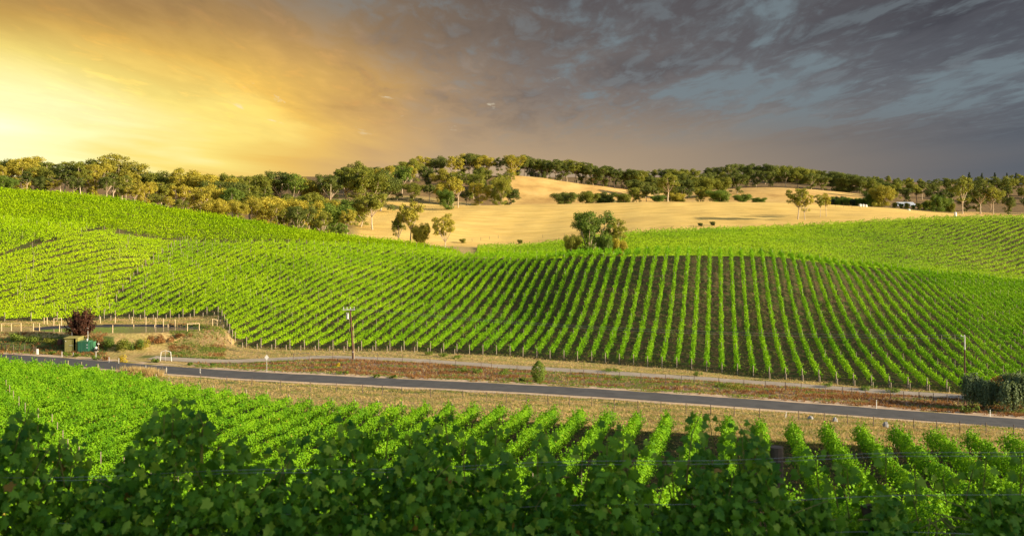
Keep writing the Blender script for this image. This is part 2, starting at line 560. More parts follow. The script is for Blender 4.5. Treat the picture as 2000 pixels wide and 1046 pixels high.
M['pine_leaf'] = leaf_mat('pine_needles', (0.03, 0.05, 0.03), (0.06, 0.085, 0.04), 0.15, patch=0.03)
M['plum_leaf'] = leaf_mat('plum_leaf', (0.045, 0.018, 0.014), (0.13, 0.055, 0.028), 0.3, tcol=(1.2, 0.9, 0.7), patch=0.5)
M['pepper_leaf'] = leaf_mat('pepper_leaf', (0.10, 0.15, 0.085), (0.20, 0.26, 0.115), 0.3, patch=0.3)
M['rust_leaf'] = leaf_mat('rust_leaf', (0.16, 0.075, 0.028), (0.36, 0.19, 0.065), 0.3, tcol=(1.2, 1.0, 0.7), patch=0.3)
M['yellow_leaf'] = leaf_mat('yellow_leaf', (0.45, 0.36, 0.02), (0.62, 0.50, 0.04), 0.3, patch=0.3)
M['straw'] = leaf_mat('straw', (0.36, 0.26, 0.10), (0.60, 0.46, 0.20), 0.25, tcol=(1.1, 1.0, 0.8), patch=0.1)
M['straw_green'] = leaf_mat('green_blades', (0.12, 0.17, 0.03), (0.30, 0.30, 0.07), 0.25, patch=0.1)
M['bark'] = mat('pale_bark', (0.66, 0.54, 0.38), (0.36, 0.27, 0.18), 3.0, 0.85, 0.3)
M['bark_dark'] = mat('dark_bark', (0.16, 0.12, 0.09), (0.07, 0.05, 0.04), 3.0, 0.9, 0.3)
M['vine_wood'] = mat('vine_wood', (0.13, 0.09, 0.06), (0.06, 0.04, 0.03), 20.0, 0.9, 0.4)
M['post'] = mat('weathered_timber', (0.36, 0.30, 0.22), (0.20, 0.165, 0.12), 6.0, 0.85, 0.2, stretch=(4, 4, 1))
M['post_dark'] = mat('dark_timber', (0.20, 0.15, 0.11), (0.09, 0.065, 0.05), 8.0, 0.85, 0.3, stretch=(4, 4, 1))
M['post_pale'] = mat('pale_timber', (0.72, 0.56, 0.34), (0.50, 0.38, 0.22), 5.0, 0.8, 0.2, stretch=(4, 4, 1))
M['pole'] = mat('rusty_pole', (0.15, 0.065, 0.04), (0.07, 0.04, 0.03), 3.0, 0.8, 0.2, stretch=(3, 3, 0.6))
M['wire'] = mat('steel_wire', (0.45, 0.45, 0.45), (0.3, 0.3, 0.3), 5.0, 0.45, 0, 0.6)
M['white'] = mat('white_paint', (0.80, 0.79, 0.75), (0.68, 0.67, 0.62), 6.0, 0.5)
M['grey_metal'] = mat('grey_metal', (0.62, 0.63, 0.62), (0.46, 0.47, 0.47), 5.0, 0.45, 0, 0.3)
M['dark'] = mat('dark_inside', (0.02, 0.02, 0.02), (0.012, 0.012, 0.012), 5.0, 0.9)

# ------------------------------------------------------------------ ground sheet
def spread(a, b, fine, lo, hi, grow=1.12):
    xs = list(np.arange(a, b + 1e-6, fine))
    st = fine
    while xs[-1] < hi:
        st = min(st * grow, 400); xs.append(xs[-1] + st)
    st = fine
    while xs[0] > lo:
        st = min(st * grow, 400); xs.insert(0, xs[0] - st)
    return np.array(xs)

gx = spread(-100, 105, 0.9, -5000, 5000, 1.07)
gy = np.concatenate([np.arange(-150, -45, 6), np.arange(-45, 30, 2.5), np.arange(30, 100, 1.0), np.arange(100, 200, 0.6), np.arange(200, 345, 1.4), np.arange(345, 700, 3.5), np.arange(700, 1000, 12)])
gy = np.concatenate([gy, spread(1010, 1011, 1, 1010, 6500, 1.3)[1:]])
GX, GY = np.meshgrid(gx, gy)
GZ = Z(GX, GY)
V = np.stack([GX, GY, GZ], -1).reshape(-1, 3)
nx, ny = len(gx), len(gy)
ii = np.arange((ny - 1) * nx).reshape(ny - 1, nx)[:, :-1].ravel()
Q = np.stack([ii, ii + 1, ii + nx + 1, ii + nx], 1)
gme = idx_mesh('ground', V, Q, True)

EDGE = [(-300, 165), (-100, 150), (0, 143), (150, 137), (250, 132), (400, 121), (500, 115), (700, 110), (1000, 104), (1300, 98), (1600, 91), (2000, 84), (2400, 80)]
BASE = [(-300, 188), (0, 189), (190, 193), (250, 196.5), (425, 197), (452, 177), (462, 172), (520, 172.5), (600, 173.5), (800, 174.5), (1000, 170.5), (1150, 166.5), (1300, 161), (1500, 153), (1700, 145.5), (1880, 138.5), (2000, 134), (2400, 124)]
CRESTY = [(100, 262), (350, 268), (450, 271), (600, 280), (700, 285), (800, 291), (860, 294), (900, 272), (1000, 266), (1150, 246), (1300, 236), (1500, 242), (1700, 264), (1880, 290), (2000, 300), (2400, 310)]
B2LO = [(900, 345), (1000, 320), (1300, 270), (1500, 275), (1700, 290), (2000, 318), (2400, 330)]
B2HI = [(940, 388), (1000, 391), (1150, 401), (1300, 407), (1500, 417), (1650, 422), (1830, 430), (2000, 432), (2400, 432)]
def fn(tabl):
    a = np.array(tabl, float)
    return lambda px: np.interp(px, a[:, 0], a[:, 1])
edge, basey, cresty, b2lo, b2hi = map(fn, (EDGE, BASE, CRESTY, B2LO, B2HI))
fcrest = fn([(-300, 338), (0, 333), (200, 327), (450, 321), (600, 315), (800, 307), (900, 300)])

gX, gY = V[:, 0], V[:, 1]
gP = 1000 + F * gX / np.maximum(gY, 10)
rn = rng.normal(size=len(V)) * 0.04
inb = lambda lo, hi, w: sm(lo - w, lo + w, gY) * (1 - sm(hi - w, hi + w, gY))
vy_near = inb(-40, edge(gP), 1.0)
vy_mid = inb(basey(gP) - 0.5, cresty(gP), 1.0) * sm(170, 200, gP)
vy_left = inb(basey(gP), fcrest(gP), 1.0) * (gP < 900)
vy_b2 = inb(b2lo(gP), b2hi(gP), 2) * sm(900, 960, gP)
viney = np.clip(np.maximum.reduce([vy_near, vy_mid, vy_left, vy_b2]), 0, 1)
wheat = sm(386, 396, gY - (b2hi(gP) - 392)) * (1 - sm(528, 548, gY)) * sm(640, 760, gP + (gY - 400) * 0.2)
wheat = wheat * (1 - viney)
hill = sm(535, 560, gY) * (1 - sm(676, 690, gY)) * sm(960, 1000, gP) * (1 - sm(1640, 1720, gP))
hill2 = sm(440, 450, gY) * (1 - sm(560, 620, gY)) * sm(1860, 1890, gP)
hill = np.maximum(hill, hill2)
forest = np.clip(np.maximum(sm(338, 352, gY) * (1 - sm(640, 760, gP + (gY - 400) * 0.3)), sm(545, 580, gY) - hill - hill2), 0, 1) * (1 - wheat)
rd, _ = line_dist(ROADL, gX, gY)
td, _ = line_dist(TRACKL, gX, gY)
between = np.zeros(len(V))
mroad = (gY > 95) & (gY < 200) & (gX > -110) & (gX < 110)
ry = np.interp(gX, ROADL[:, 0], ROADL[:, 1]); ty = np.interp(gX, TRACKL[:, 0], TRACKL[:, 1])
between = mroad * sm(2.8, 4.5, gY - ry) * (1 - sm(-0.5, 1.0, gY - ty)) * sm(-48, -40, gX)
leftbank = mroad * sm(158, 160, gY) * (1 - sm(166, 170, gY)) * (1 - sm(-55, -47, gX))
rust = np.clip(between + 0.3 * leftbank, 0, 1)
# bare orange washes on the bank below the block corner
bx, by, _ = hit(405, 660, 150, 190)
bank2 = np.exp(-(((gX - bx) / 5) ** 2 + ((gY - by) / 6) ** 2))
green = mroad * np.exp(-(((gX + 46) / 9) ** 2 + ((gY - 159.5) / 2.2) ** 2)) + 0.9 * mroad * (gX < -60) * sm(156, 160, gY) * (1 - sm(165, 168, gY))
green = np.clip(green + 0.5 * mroad * (sm(-9, -7, gY - ry) * (1 - sm(-3.5, -2.8, gY - ry))), 0, 1)
dam = 1 - sm(0.98, 1.06, np.hypot((gX - PC[0]) / 14.0, (gY - PC[1]) / 5.0))
ones = np.ones(len(V))
for nm, ch in (('zone', (wheat, viney, rust, ones)), ('zone_more', (hill, forest, green, ones)), ('zone_dam', (dam, bank2, wheat * 0, ones))):
    a = gme.color_attributes.new(nm, 'FLOAT_COLOR', 'POINT')
    a.data.foreach_set('color', np.stack(ch, 1).astype(np.float32).ravel())

gm = bpy.data.materials.new('ground_soil_and_grass')
gm.use_nodes = True
t = NT(gm.node_tree)
pos = t.n('ShaderNodeNewGeometry').outputs['Position']
def attr(nm):
    a = t.n('ShaderNodeAttribute', attribute_name=nm)
    s = t.n('ShaderNodeSeparateColor')
    t.l(a.outputs['Color'], s.inputs[0])
    return s.outputs
z_a, z_b, z_c = attr('zone'), attr('zone_more'), attr('zone_dam')
nA = t.noise(pos, 0.35, 6, 0.62)
nB = t.noise(pos, 2.2, 6, 0.65)
nC = t.noise(pos, 0.05, 4, 0.55)
def edged(w, amt=0.5):
    return t.step(t.m('ADD', w, t.m('MULTIPLY', t.m('SUBTRACT', nA, 0.5), amt * 2)), 0.35, 0.65)
dry = t.ramp(nB, [(0.28, (0.20, 0.13, 0.055, 1)), (0.45, (0.36, 0.25, 0.10, 1)), (0.6, (0.48, 0.36, 0.15, 1)), (0.75, (0.58, 0.44, 0.21, 1))])
dry = t.mix(t.m('MULTIPLY', t.step(nA, 0.42, 0.62), 0.45), dry, (0.24, 0.24, 0.06, 1))
soil = t.ramp(nB, [(0.3, (0.045, 0.034, 0.018, 1)), (0.5, (0.105, 0.074, 0.036, 1)), (0.72, (0.24, 0.16, 0.07, 1))])
soil = t.mix(t.m('MULTIPLY', t.step(t.noise(pos, 0.8, 5, 0.6), 0.43, 0.58), 0.75), soil, (0.05, 0.085, 0.016, 1))
wcol = t.ramp(t.noise(t.vm('MULTIPLY', pos, (0.25, 1.3, 1.0)), 0.25, 6, 0.65), [(0.3, (0.56, 0.37, 0.095, 1)), (0.5, (0.74, 0.51, 0.145, 1)), (0.7, (0.83, 0.61, 0.20, 1))])
wcol = t.mix(t.m('MULTIPLY', t.step(t.noise(t.vm('MULTIPLY', pos, (0.5, 4.0, 1.0)), 0.3, 5, 0.7), 0.45, 0.62), 0.35), wcol, (0.50, 0.33, 0.13, 1))
wcol = t.mix(t.m('MULTIPLY', t.step(nC, 0.5, 0.68), 0.35), wcol, (0.46, 0.30, 0.10, 1))
rcol = t.ramp(nB, [(0.28, (0.06, 0.042, 0.03, 1)), (0.42, (0.17, 0.11, 0.07, 1)), (0.56, (0.28, 0.17, 0.10, 1)), (0.75, (0.40, 0.31, 0.22, 1))])
rcol = t.mix(t.m('MULTIPLY', t.step(t.noise(pos, 0.5, 5, 0.6), 0.52, 0.62), 0.7), rcol, (0.25, 0.19, 0.14, 1))
hcol = t.ramp(t.noise(pos, 0.06, 7, 0.65), [(0.3, (0.40, 0.24, 0.075, 1)), (0.5, (0.60, 0.39, 0.13, 1)), (0.7, (0.70, 0.50, 0.19, 1))])
fcol = t.ramp(nA, [(0.35, (0.10, 0.075, 0.04, 1)), (0.7, (0.30, 0.19, 0.08, 1))])
gcol = t.ramp(nB, [(0.3, (0.05, 0.075, 0.02, 1)), (0.65, (0.13, 0.16, 0.04, 1))])
c = t.mix(edged(z_a[1], 0.3), dry, soil)
c = t.mix(edged(z_b[2]), c, gcol)
c = t.mix(edged(z_a[2], 0.3), c, rcol)
c = t.mix(t.m('MULTIPLY', edged(z_c[1], 0.8), 0.75), c, t.mix(t.step(nA, 0.45, 0.58), (0.17, 0.12, 0.065, 1), (0.10, 0.105, 0.035, 1)))
c = t.mix(edged(z_b[1], 0.3), c, fcol)
c = t.mix(edged(z_a[0], 0.25), c, wcol)
c = t.mix(edged(z_b[0], 0.3), c, hcol)
c = t.mix(edged(z_c[0], 0.05), c, (0.035, 0.035, 0.042, 1))
p = t.n('ShaderNodeBsdfPrincipled')
p.inputs['Roughness'].default_value = 0.95
p.inputs['Specular IOR Level'].default_value = 0.1
t.l(c, p.inputs['Base Color'])
b = t.n('ShaderNodeBump')
b.inputs['Strength'].default_value = 0.7
b.inputs['Distance'].default_value = 0.25
t.l(nB, b.inputs['Height'])
t.l(b.outputs[0], p.inputs['Normal'])
t.l(p.outputs[0], t.n('ShaderNodeOutputMaterial').inputs[0])
tag(link('ground', gme, gm), 'rolling ground of dry grass, bare soil and golden stubble paddocks', 'ground', kind='structure')

# ------------------------------------------------------------------ road, shoulders, track, water
def ribbon(name, L, LZ, offs, lift, m, label, cat, wob=0.0):
    d = np.gradient(L, axis=0)
    d /= np.hypot(d[:, 0], d[:, 1])[:, None]
    nrm = np.stack([-d[:, 1], d[:, 0]], 1)
    rows = []
    for k, o in enumerate(offs):
        oo = np.full(len(L), o)
        if k in (0, len(offs) - 1) and wob:
            s = np.arange(len(L))
            oo = oo + wob * (np.sin(s * 0.9 + k) * 0.5 + np.sin(s * 2.3 + 2 * k) * 0.3 + rng.normal(size=len(L)) * 0.35)
        Pp = L + nrm * oo[:, None]
        zz = np.where(abs(o) < 3.3, LZ, Z(Pp[:, 0], Pp[:, 1])) if name != 'gravel_track' else LZ
        rows.append(np.stack([Pp[:, 0], Pp[:, 1], zz + lift], 1))
    V = np.stack(rows, 1).reshape(-1, 3)
    n = len(offs)
    i = np.arange((len(L) - 1) * n).reshape(-1, n)[:, :-1].ravel()
    me = idx_mesh(name, V, np.stack([i, i + 1, i + n + 1, i + n], 1), True)
    return tag(link(name, me, m), label, cat, kind='structure')

M['asphalt'] = mat('asphalt', (0.10, 0.097, 0.095), (0.066, 0.064, 0.064), 0.7, 0.85, 0.15)
M['shoulder'] = mat('sandy_shoulder', (0.62, 0.47, 0.32), (0.42, 0.30, 0.19), 1.5, 0.95, 0.3)
M['track'] = mat('gravel_track', (0.40, 0.34, 0.27), (0.29, 0.24, 0.18), 0.8, 0.95, 0.3)
ribbon('road_shoulder', ROADL, ROADZ, [-3.4, -1.5, 0, 1.5, 4.2], 0.035, M['shoulder'], 'pale sandy shoulders along the asphalt road', 'road shoulder', 0.35)
ribbon('road', ROADL, ROADZ, [-2.3, -1.2, 0, 1.2, 2.3], 0.06, M['asphalt'], 'grey asphalt road crossing the valley floor', 'road', 0.12)
ribbon('gravel_track', TRACKL, TRACKZ, [-1.45, -0.7, 0, 0.7, 1.45], 0.04, M['track'], 'pale gravel track below the striped vine slope', 'track', 0.2)

wm = bpy.data.materials.new('dam_water')
wm.use_nodes = True
t = NT(wm.node_tree)
p = t.n('ShaderNodeBsdfPrincipled')
p.inputs['Base Color'].default_value = (0.05, 0.06, 0.07, 1)
p.inputs['Roughness'].default_value = 0.12
b = t.n('ShaderNodeBump'); b.inputs['Strength'].default_value = 0.15
t.l(t.noise(t.n('ShaderNodeTexCoord').outputs['Object'], 3.0, 3), b.inputs['Height'])
t.l(b.outputs[0], p.inputs['Normal'])
t.l(p.outputs[0], t.n('ShaderNodeOutputMaterial').inputs[0])
mb = MB()
mb.poly([(PC[0] + 13.2 * math.cos(a), PC[1] + 4.4 * math.sin(a), -23.8) for a in np.linspace(0, 2 * math.pi, 48, endpoint=False)])
tag(mb.build('water', wm), 'blue grey water of the small lined dam', 'water', kind='structure')

# ------------------------------------------------------------------ vines
def unit(v):
    return v / (np.linalg.norm(v, axis=-1, keepdims=True) + 1e-9)


def leaf_quads(C, N, size, fold=False):
    """leaf faces round centres C facing N; fold gives two faces bent at the midrib"""
    n = len(C)
    a = unit(np.cross(N, rng.normal(size=(n, 3))))
    b = np.cross(N, a)
    s = np.asarray(size).reshape(-1, 1) * np.ones((n, 1))
    if fold:
        drop = N * s * 0.22
        tip, base = C + a * s * 0.62, C - a * s * 0.45
        l1, l2 = C + a * s * 0.18 + b * s * 0.5 - drop, C - a * s * 0.42 + b * s * 0.34 - drop * 0.6
        r1, r2 = C + a * s * 0.18 - b * s * 0.5 - drop, C - a * s * 0.42 - b * s * 0.34 - drop * 0.6
        V = np.stack([base, l2, l1, tip, r1, r2], 1).reshape(-1, 3)
        i = np.arange(n)[:, None] * 6
        return V, np.concatenate([i + np.array([0, 3, 2, 1]), i + np.array([0, 5, 4, 3])])
    V = np.stack([C - a * s * .5, C + b * s * .42 + a * s * .1, C + a * s * .55, C - b * s * .42 + a * s * .1], 1).reshape(-1, 3)
    i = np.arange(n)[:, None] * 4
    return V, i + np.array([0, 1, 2, 3])


def row_foliage(name, L, dens, size, width, h0, h1, shoot, m, parent, fold=False, plant=1.7, spread_shoot=0.35, ends=False, var=(0.72, 1.15)):
    """foliage of one vine row along L (x, y, z on the ground)"""
    seg = np.linalg.norm(np.diff(L[:, :2], axis=0), axis=1)
    S = np.concatenate([[0], np.cumsum(seg)])
    ln = S[-1]
    n = int(ln * dens)
    npl = int(ln / plant) + 2
    ph = rng.uniform(*var, npl); pw = rng.uniform(0.65, 1.3, npl)
    if ends: pw[0] = 1.7 if h1 < 1.78 else 1.2; ph[:3] = np.minimum(ph[:3], 0.95)
    d = np.array([L[-1, 0] - L[0, 0], L[-1, 1] - L[0, 1], 0.0]); d /= np.linalg.norm(d)
    side = np.array([d[1], -d[0], 0.0])
    up = np.array([0, 0, 1.0])
    # body
    nb = int(n * (1 - shoot))
    s = rng.uniform(0, ln, nb)
    k = np.clip((s / plant), 0, npl - 1.001)
    ki = k.astype(int); kf = k - ki
    hs = ph[ki] * (1 - kf) + ph[ki + 1] * kf
    ws = pw[ki] * (1 - kf) + pw[ki + 1] * kf
    v = rng.beta(1.6, 1.4, nb)
    prof = np.sin(np.pi * np.clip(v * 0.85 + 0.12, 0, 1)) ** 0.6
    off = np.where(rng.random(nb) < 0.5, -1, 1) * np.abs(rng.normal(0.62, 0.3, nb)) * width * ws * prof * 0.5
    h = h0 + v * (h1 * hs - h0)
    P = np.stack([np.interp(s, S, L[:, i]) for i in range(3)], 1)
    C = P + side * off[:, None] + up * h[:, None]
    N = unit(side * (np.sign(off) * 0.8)[:, None] + up * (0.25 + 0.9 * v[:, None]) + rng.normal(size=(nb, 3)) * 0.42)
    # shoots that stick out of the top and the sides
    ns = max(1, int(n * shoot / 7))
    ss = rng.uniform(0, ln, ns)
    ki = np.clip((ss / plant).astype(int), 0, npl - 1)
    Ps = np.stack([np.interp(ss, S, L[:, i]) for i in range(3)], 1)
    lean = side * rng.normal(0, spread_shoot, ns)[:, None] + d * rng.normal(0, 0.28, ns)[:, None] + up
    lean = unit(lean)
    base = Ps + up * (h1 * ph[ki] * rng.uniform(0.72, 0.95, ns))[:, None] + side * rng.normal(0, width * .15, ns)[:, None]
    slen = rng.uniform(0.25, 0.95, ns) * (h1 / 1.8)
    q = np.repeat(np.linspace(0.05, 1, 7)[None], ns, 0)
    Cs = (base[:, None] + lean[:, None] * (slen[:, None] * q)[..., None]).reshape(-1, 3) + rng.normal(size=(ns * 7, 3)) * 0.04
    Ns = unit(rng.normal(size=(ns * 7, 3)) * 0.8 + up * 0.5)
    C = np.concatenate([C, Cs]); N = np.concatenate([N, Ns])
    sz = size * rng.uniform(0.65, 1.25, len(C))
    V, Q = leaf_quads(C, N, sz, fold)
    return link(name, idx_mesh(name, V, Q), m, parent)


def row_lines(dirx, diry, spacing, mask, x0, x1, ya, yb, ref_y, step=0.6, minlen=4.0):
    """parallel vine rows; spacing is measured across the rows"""
    d = np.array([dirx, diry], float); d /= np.linalg.norm(d)
    nrm = np.array([d[1], -d[0]])
    c0 = np.array([0.0, ref_y])
    out = []
    kmin = int(math.floor(x0 / spacing)); kmax = int(math.ceil(x1 / spacing))
    T = np.arange(-400, 400, step)
    for k in range(kmin, kmax + 1):
        P = c0 + nrm * (k * spacing) + d * T[:, None]
        ok = (P[:, 1] > ya) & (P[:, 1] < yb)
        px = 1000 + F * P[:, 0] / np.maximum(P[:, 1], 5)
        ok &= mask(px, P[:, 1], P[:, 0])
        if not ok.any(): continue
        # longest run
        e = np.diff(np.concatenate([[0], ok.astype(int), [0]]))
        a, b = np.where(e == 1)[0], np.where(e == -1)[0]
        j = int(np.argmax(b - a))
        if (b[j] - a[j]) * step < minlen: continue
        Q = P[a[j]:b[j]]
        out.append(np.column_stack([Q, Z(Q[:, 0], Q[:, 1])]))
    return out

POST_M = {}
def post_mesh(key, r, h, lean=(0, 0)):
    if key not in POST_M:
        POST_M[key] = MB().tube([(0, 0, -0.2), (lean[0] * .5, lean[1] * .5, h * .5), (lean[0], lean[1], h)], [r * 1.05, r, r * 0.95], 6).mesh('post')
    return POST_M[key]


def trunk_mesh(v):
    key = 'trunk%d' % v
    if key not in POST_M:
        w = random.Random(v)
        a = MB()
        a.tube([(0, 0, -0.1), (w.uniform(-.05, .05), w.uniform(-.05, .05), .4), (w.uniform(-.08, .08), w.uniform(-.08, .08), .75), (w.uniform(-.1, .1), 0, 1.0)], [.045, .035, .035, .05], 6)
        POST_M[key] = a.mesh('trunk')
    return POST_M[key]


def add_row(L, label, group, foliage, posts=0, trunks=0, end='post', phase=0.0, anchor=False):
    root = empty('vine_row', tuple(L[0]))
    tag(root, label, 'vine row', group)
    Lr = L - L[0]
    foliage(Lr, root)
    seg = np.linalg.norm(np.diff(L[:, :2], axis=0), axis=1)
    S = np.concatenate([[0], np.cumsum(seg)])
    def pt(s): return tuple(float(np.interp(s, S, Lr[:, i])) for i in range(3))
    if end:
        link('end_post', post_mesh('end', .075, 1.55), M[end], root, pt(0.0))
        if anchor:
            d = Lr[min(3, len(Lr) - 1)]
            d = d[:2] / (np.linalg.norm(d[:2]) + 1e-6)
            x, y = -d[0] * 1.5, -d[1] * 1.5
            zz = z1(L[0, 0] + x, L[0, 1] + y) - L[0, 2]
            link('anchor_post', post_mesh('anchor', .075, 0.85), M[end], root, (x, y, zz))
    for k in range(posts):
        s = (k + 1) * S[-1] / (posts + 0.5) * (1 + 0.03 * math.sin(k * 7 + phase))
        if s < S[-1]:
            link('post', post_mesh('line', .04, 2.1), M['post'], root, pt(s))
    for k in range(trunks):
        s = 0.7 + k * 1.7
        if s < S[-1]:
            link('trunk', trunk_mesh(k % 4), M['vine_wood'], root, pt(s))
    return root

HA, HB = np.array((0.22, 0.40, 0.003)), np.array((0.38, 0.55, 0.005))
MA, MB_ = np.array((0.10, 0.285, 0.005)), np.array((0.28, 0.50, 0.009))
GLOW_GRADE = []  # leaf colours yellow row by row leftwards, painting in the warm glow
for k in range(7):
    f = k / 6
    GLOW_GRADE.append(leaf_mat('vine_leaf_slope_glow', tuple(HA * (1 - f) + MA * f), tuple(HB * (1 - f) + MB_ * f), 0.28, patch=0.06))
rows_total = 0
# -- near block, across the foot of the picture
near = row_lines(0.2, 1.0, 2.62, lambda px, Y, X: (px > -140) & (px < 2140) & (Y < edge(px)), -90, 60, 40, 160, 95)
for i, L in enumerate(near):
    L = L[::-1]                                     # from the road side towards the viewer
    pxe = 1000 + F * L[0, 0] / L[0, 1]
    def fol(Lr, root):
        row_foliage('foliage', Lr, 320, 0.12, float(np.interp(pxe, [500, 1200], [.58, 1.0])), 0.30, float(np.interp(pxe, [500, 1200], [1.45, 1.75])), 0.08, M['vine_near'], root, fold=True, plant=1.7, spread_shoot=0.25, ends=True, var=(0.78, 1.12) if pxe < 900 else (0.84, 1.1))
    add_row(L, 'leafy vine row just below the road, %s counting from the green shed side' % nth(i + 1),
            'vine rows in the block below the road', fol, posts=1 if pxe < 1250 else 0, trunks=22 if pxe > 820 else 0, end='post', phase=i)
rows_total += len(near)

# -- the striped slope across the road
def midmask(px, Y, X):
    return (px > np.interp(Y, [193, 268], [196, 352])) & (px < 2160) & (Y > basey(px)) & (Y < cresty(px))
mid = row_lines(0.187, 1.0, 2.16, midmask, -120, 170, 120, 320, 161, step=0.6)
polex = hit(690, 700, 140, 190)[0]
nmid = len(mid)
pole_i = int(np.argmin([abs(L[0, 0] - polex) if L[0, 1] < 182 else 1e9 for L in mid]))
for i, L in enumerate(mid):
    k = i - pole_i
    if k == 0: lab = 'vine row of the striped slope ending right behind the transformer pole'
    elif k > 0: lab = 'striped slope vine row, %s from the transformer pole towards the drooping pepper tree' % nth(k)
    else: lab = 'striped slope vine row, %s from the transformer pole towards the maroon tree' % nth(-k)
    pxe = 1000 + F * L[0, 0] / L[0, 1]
    mm = GLOW_GRADE[int(np.clip(round(float(np.interp(pxe, [180, 1000], [0, 6])) + 0.35 * math.sin(i * 2.4)), 0, 6))]
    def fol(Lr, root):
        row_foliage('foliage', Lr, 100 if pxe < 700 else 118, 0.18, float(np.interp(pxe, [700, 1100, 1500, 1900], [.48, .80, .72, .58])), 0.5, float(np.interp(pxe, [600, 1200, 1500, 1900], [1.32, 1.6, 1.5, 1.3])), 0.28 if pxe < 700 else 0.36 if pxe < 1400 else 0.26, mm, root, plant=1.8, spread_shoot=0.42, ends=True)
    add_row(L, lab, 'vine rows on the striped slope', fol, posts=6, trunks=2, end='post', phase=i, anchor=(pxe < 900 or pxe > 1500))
rows_total += nmid

# -- lime block at the far end of the dam, rows run aslant
topD = fn([(-300, 226), (0, 229), (190, 254), (350, 268)])
leftl = row_lines(0.52, 0.86, 3.0, lambda px, Y, X: (px > -150) & (px < np.interp(Y, [193, 268], [197, 354])) & (Y > basey(px) + 0.5) & (Y < topD(px)), -150, 60, 186, 275, 225)
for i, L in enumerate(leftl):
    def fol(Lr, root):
        row_foliage('foliage', Lr, 95, 0.20, 0.60, 0.3, 1.35, 0.12, M['vine_lime_glow'], root, plant=1.7)
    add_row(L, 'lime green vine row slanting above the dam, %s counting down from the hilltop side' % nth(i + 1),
            'lime vine rows slanting above the dam', fol, posts=2, end='post_pale' if L[0, 1] < 200 else None, phase=i)
rows_total += len(leftl)

# -- small patch above it
patch = row_lines(0.25, 1.0, 2.5, lambda px, Y, X: (px > -140) & (px < 188) & (Y > topD(px) + 0.6) & (Y < np.interp(px, [-150, 0, 190], [259, 264, 260])), -150, 40, 220, 275, 240)
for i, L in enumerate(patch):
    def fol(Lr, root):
        row_foliage('foliage', Lr, 80, 0.24, 0.8, 0.4, 1.75, 0.3, M['vine_hill_glow'], root)
    add_row(L, 'short lime vine row in the patch under the hilltop, %s from the slanting rows' % nth(len(patch) - i),
            'short vine rows in the small patch', fol, posts=2, end=None, phase=i)
rows_total += len(patch)

# -- hilltop block
flo = fn([(-300, 261), (0, 264), (190, 259), (350, 270), (450, 273), (600, 283), (700, 288), (800, 293), (880, 296)])
hilltop = row_lines(1.0, -0.10, 2.3, lambda px, Y, X: (px > -160) & (px < 900) & (Y > flo(px)) & (Y < fcrest(px) + 4), -160, 160, 255, 345, 300, step=0.8)
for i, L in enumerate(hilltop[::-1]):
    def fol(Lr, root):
        row_foliage('foliage', Lr, 46, 0.27, 0.8, 0.3, 1.55, 0.24, M['vine_hill_glow'], root, var=(0.55, 1.2))
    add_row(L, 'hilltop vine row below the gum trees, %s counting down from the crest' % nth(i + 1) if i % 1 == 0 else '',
            'vine rows across the hilltop block', fol, posts=0, end=None)
rows_total += len(hilltop)

# -- back block under the stubble paddock
back = row_lines(0.74, 0.68, 2.7, lambda px, Y, X: (px > 930) & (px < 2130) & (Y > b2lo(px)) & (Y < b2hi(px)), -260, 260, 265, 440, 350, step=0.8)
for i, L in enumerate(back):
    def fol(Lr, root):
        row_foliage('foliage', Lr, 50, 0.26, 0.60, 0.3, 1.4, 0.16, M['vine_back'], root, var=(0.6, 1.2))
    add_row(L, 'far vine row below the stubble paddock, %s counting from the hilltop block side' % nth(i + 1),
            'vine rows in the far block below the stubble paddock', fol, posts=0, end=None)
rows_total += len(back)
print('vine rows', len(near), nmid, len(leftl), len(patch), len(hilltop), len(back), rows_total)

# -- the foreground row in the shade, real lobed leaves
def lobed_leaves(C, N, T, size):
    """vine leaves: eleven-point lobed outline with a lifted centre, as a triangle fan"""
    n = len(C)
    T = unit(T - N * (T * N).sum(1, keepdims=True))
    B = np.cross(N, T)
    pr = [(0.00, -0.30), (0.20, -0.46), (0.44, -0.30), (0.36, -0.08), (0.54, 0.12), (0.26, 0.18), (0.16, 0.38), (0.0, 0.60),
          (-0.16, 0.38), (-0.26, 0.18), (-0.54, 0.12), (-0.36, -0.08), (-0.44, -0.30), (-0.20, -0.46)]
    s = np.asarray(size).reshape(-1, 1)
    curl = rng.uniform(-0.1, 0.75, (n, 1)); droop = rng.uniform(0.0, 0.7, (n, 1))
    pts = [C - T * s * 0.04]
    for x, y in pr:
        x = x * (1 + rng.normal(0, .06, (n, 1))); y = y * (1 + rng.normal(0, .06, (n, 1)))
        pts.append(C + B * s * x + T * s * y - N * s * (curl * np.abs(x) * 0.9 + droop * np.maximum(y, 0) ** 2 * 1.2))
    k = len(pr) + 1
    V = np.stack(pts, 1).reshape(-1, 3)
    i = np.arange(n)[:, None] * k
    tri = [i + np.array([0, 1 + j, 1 + (j + 1) % len(pr)]) for j in range(len(pr))]
    return V, np.concatenate(tri)

fx0, fx1 = -6.2, 6.4
def fy(x): return 8.0 + 0.075 * x
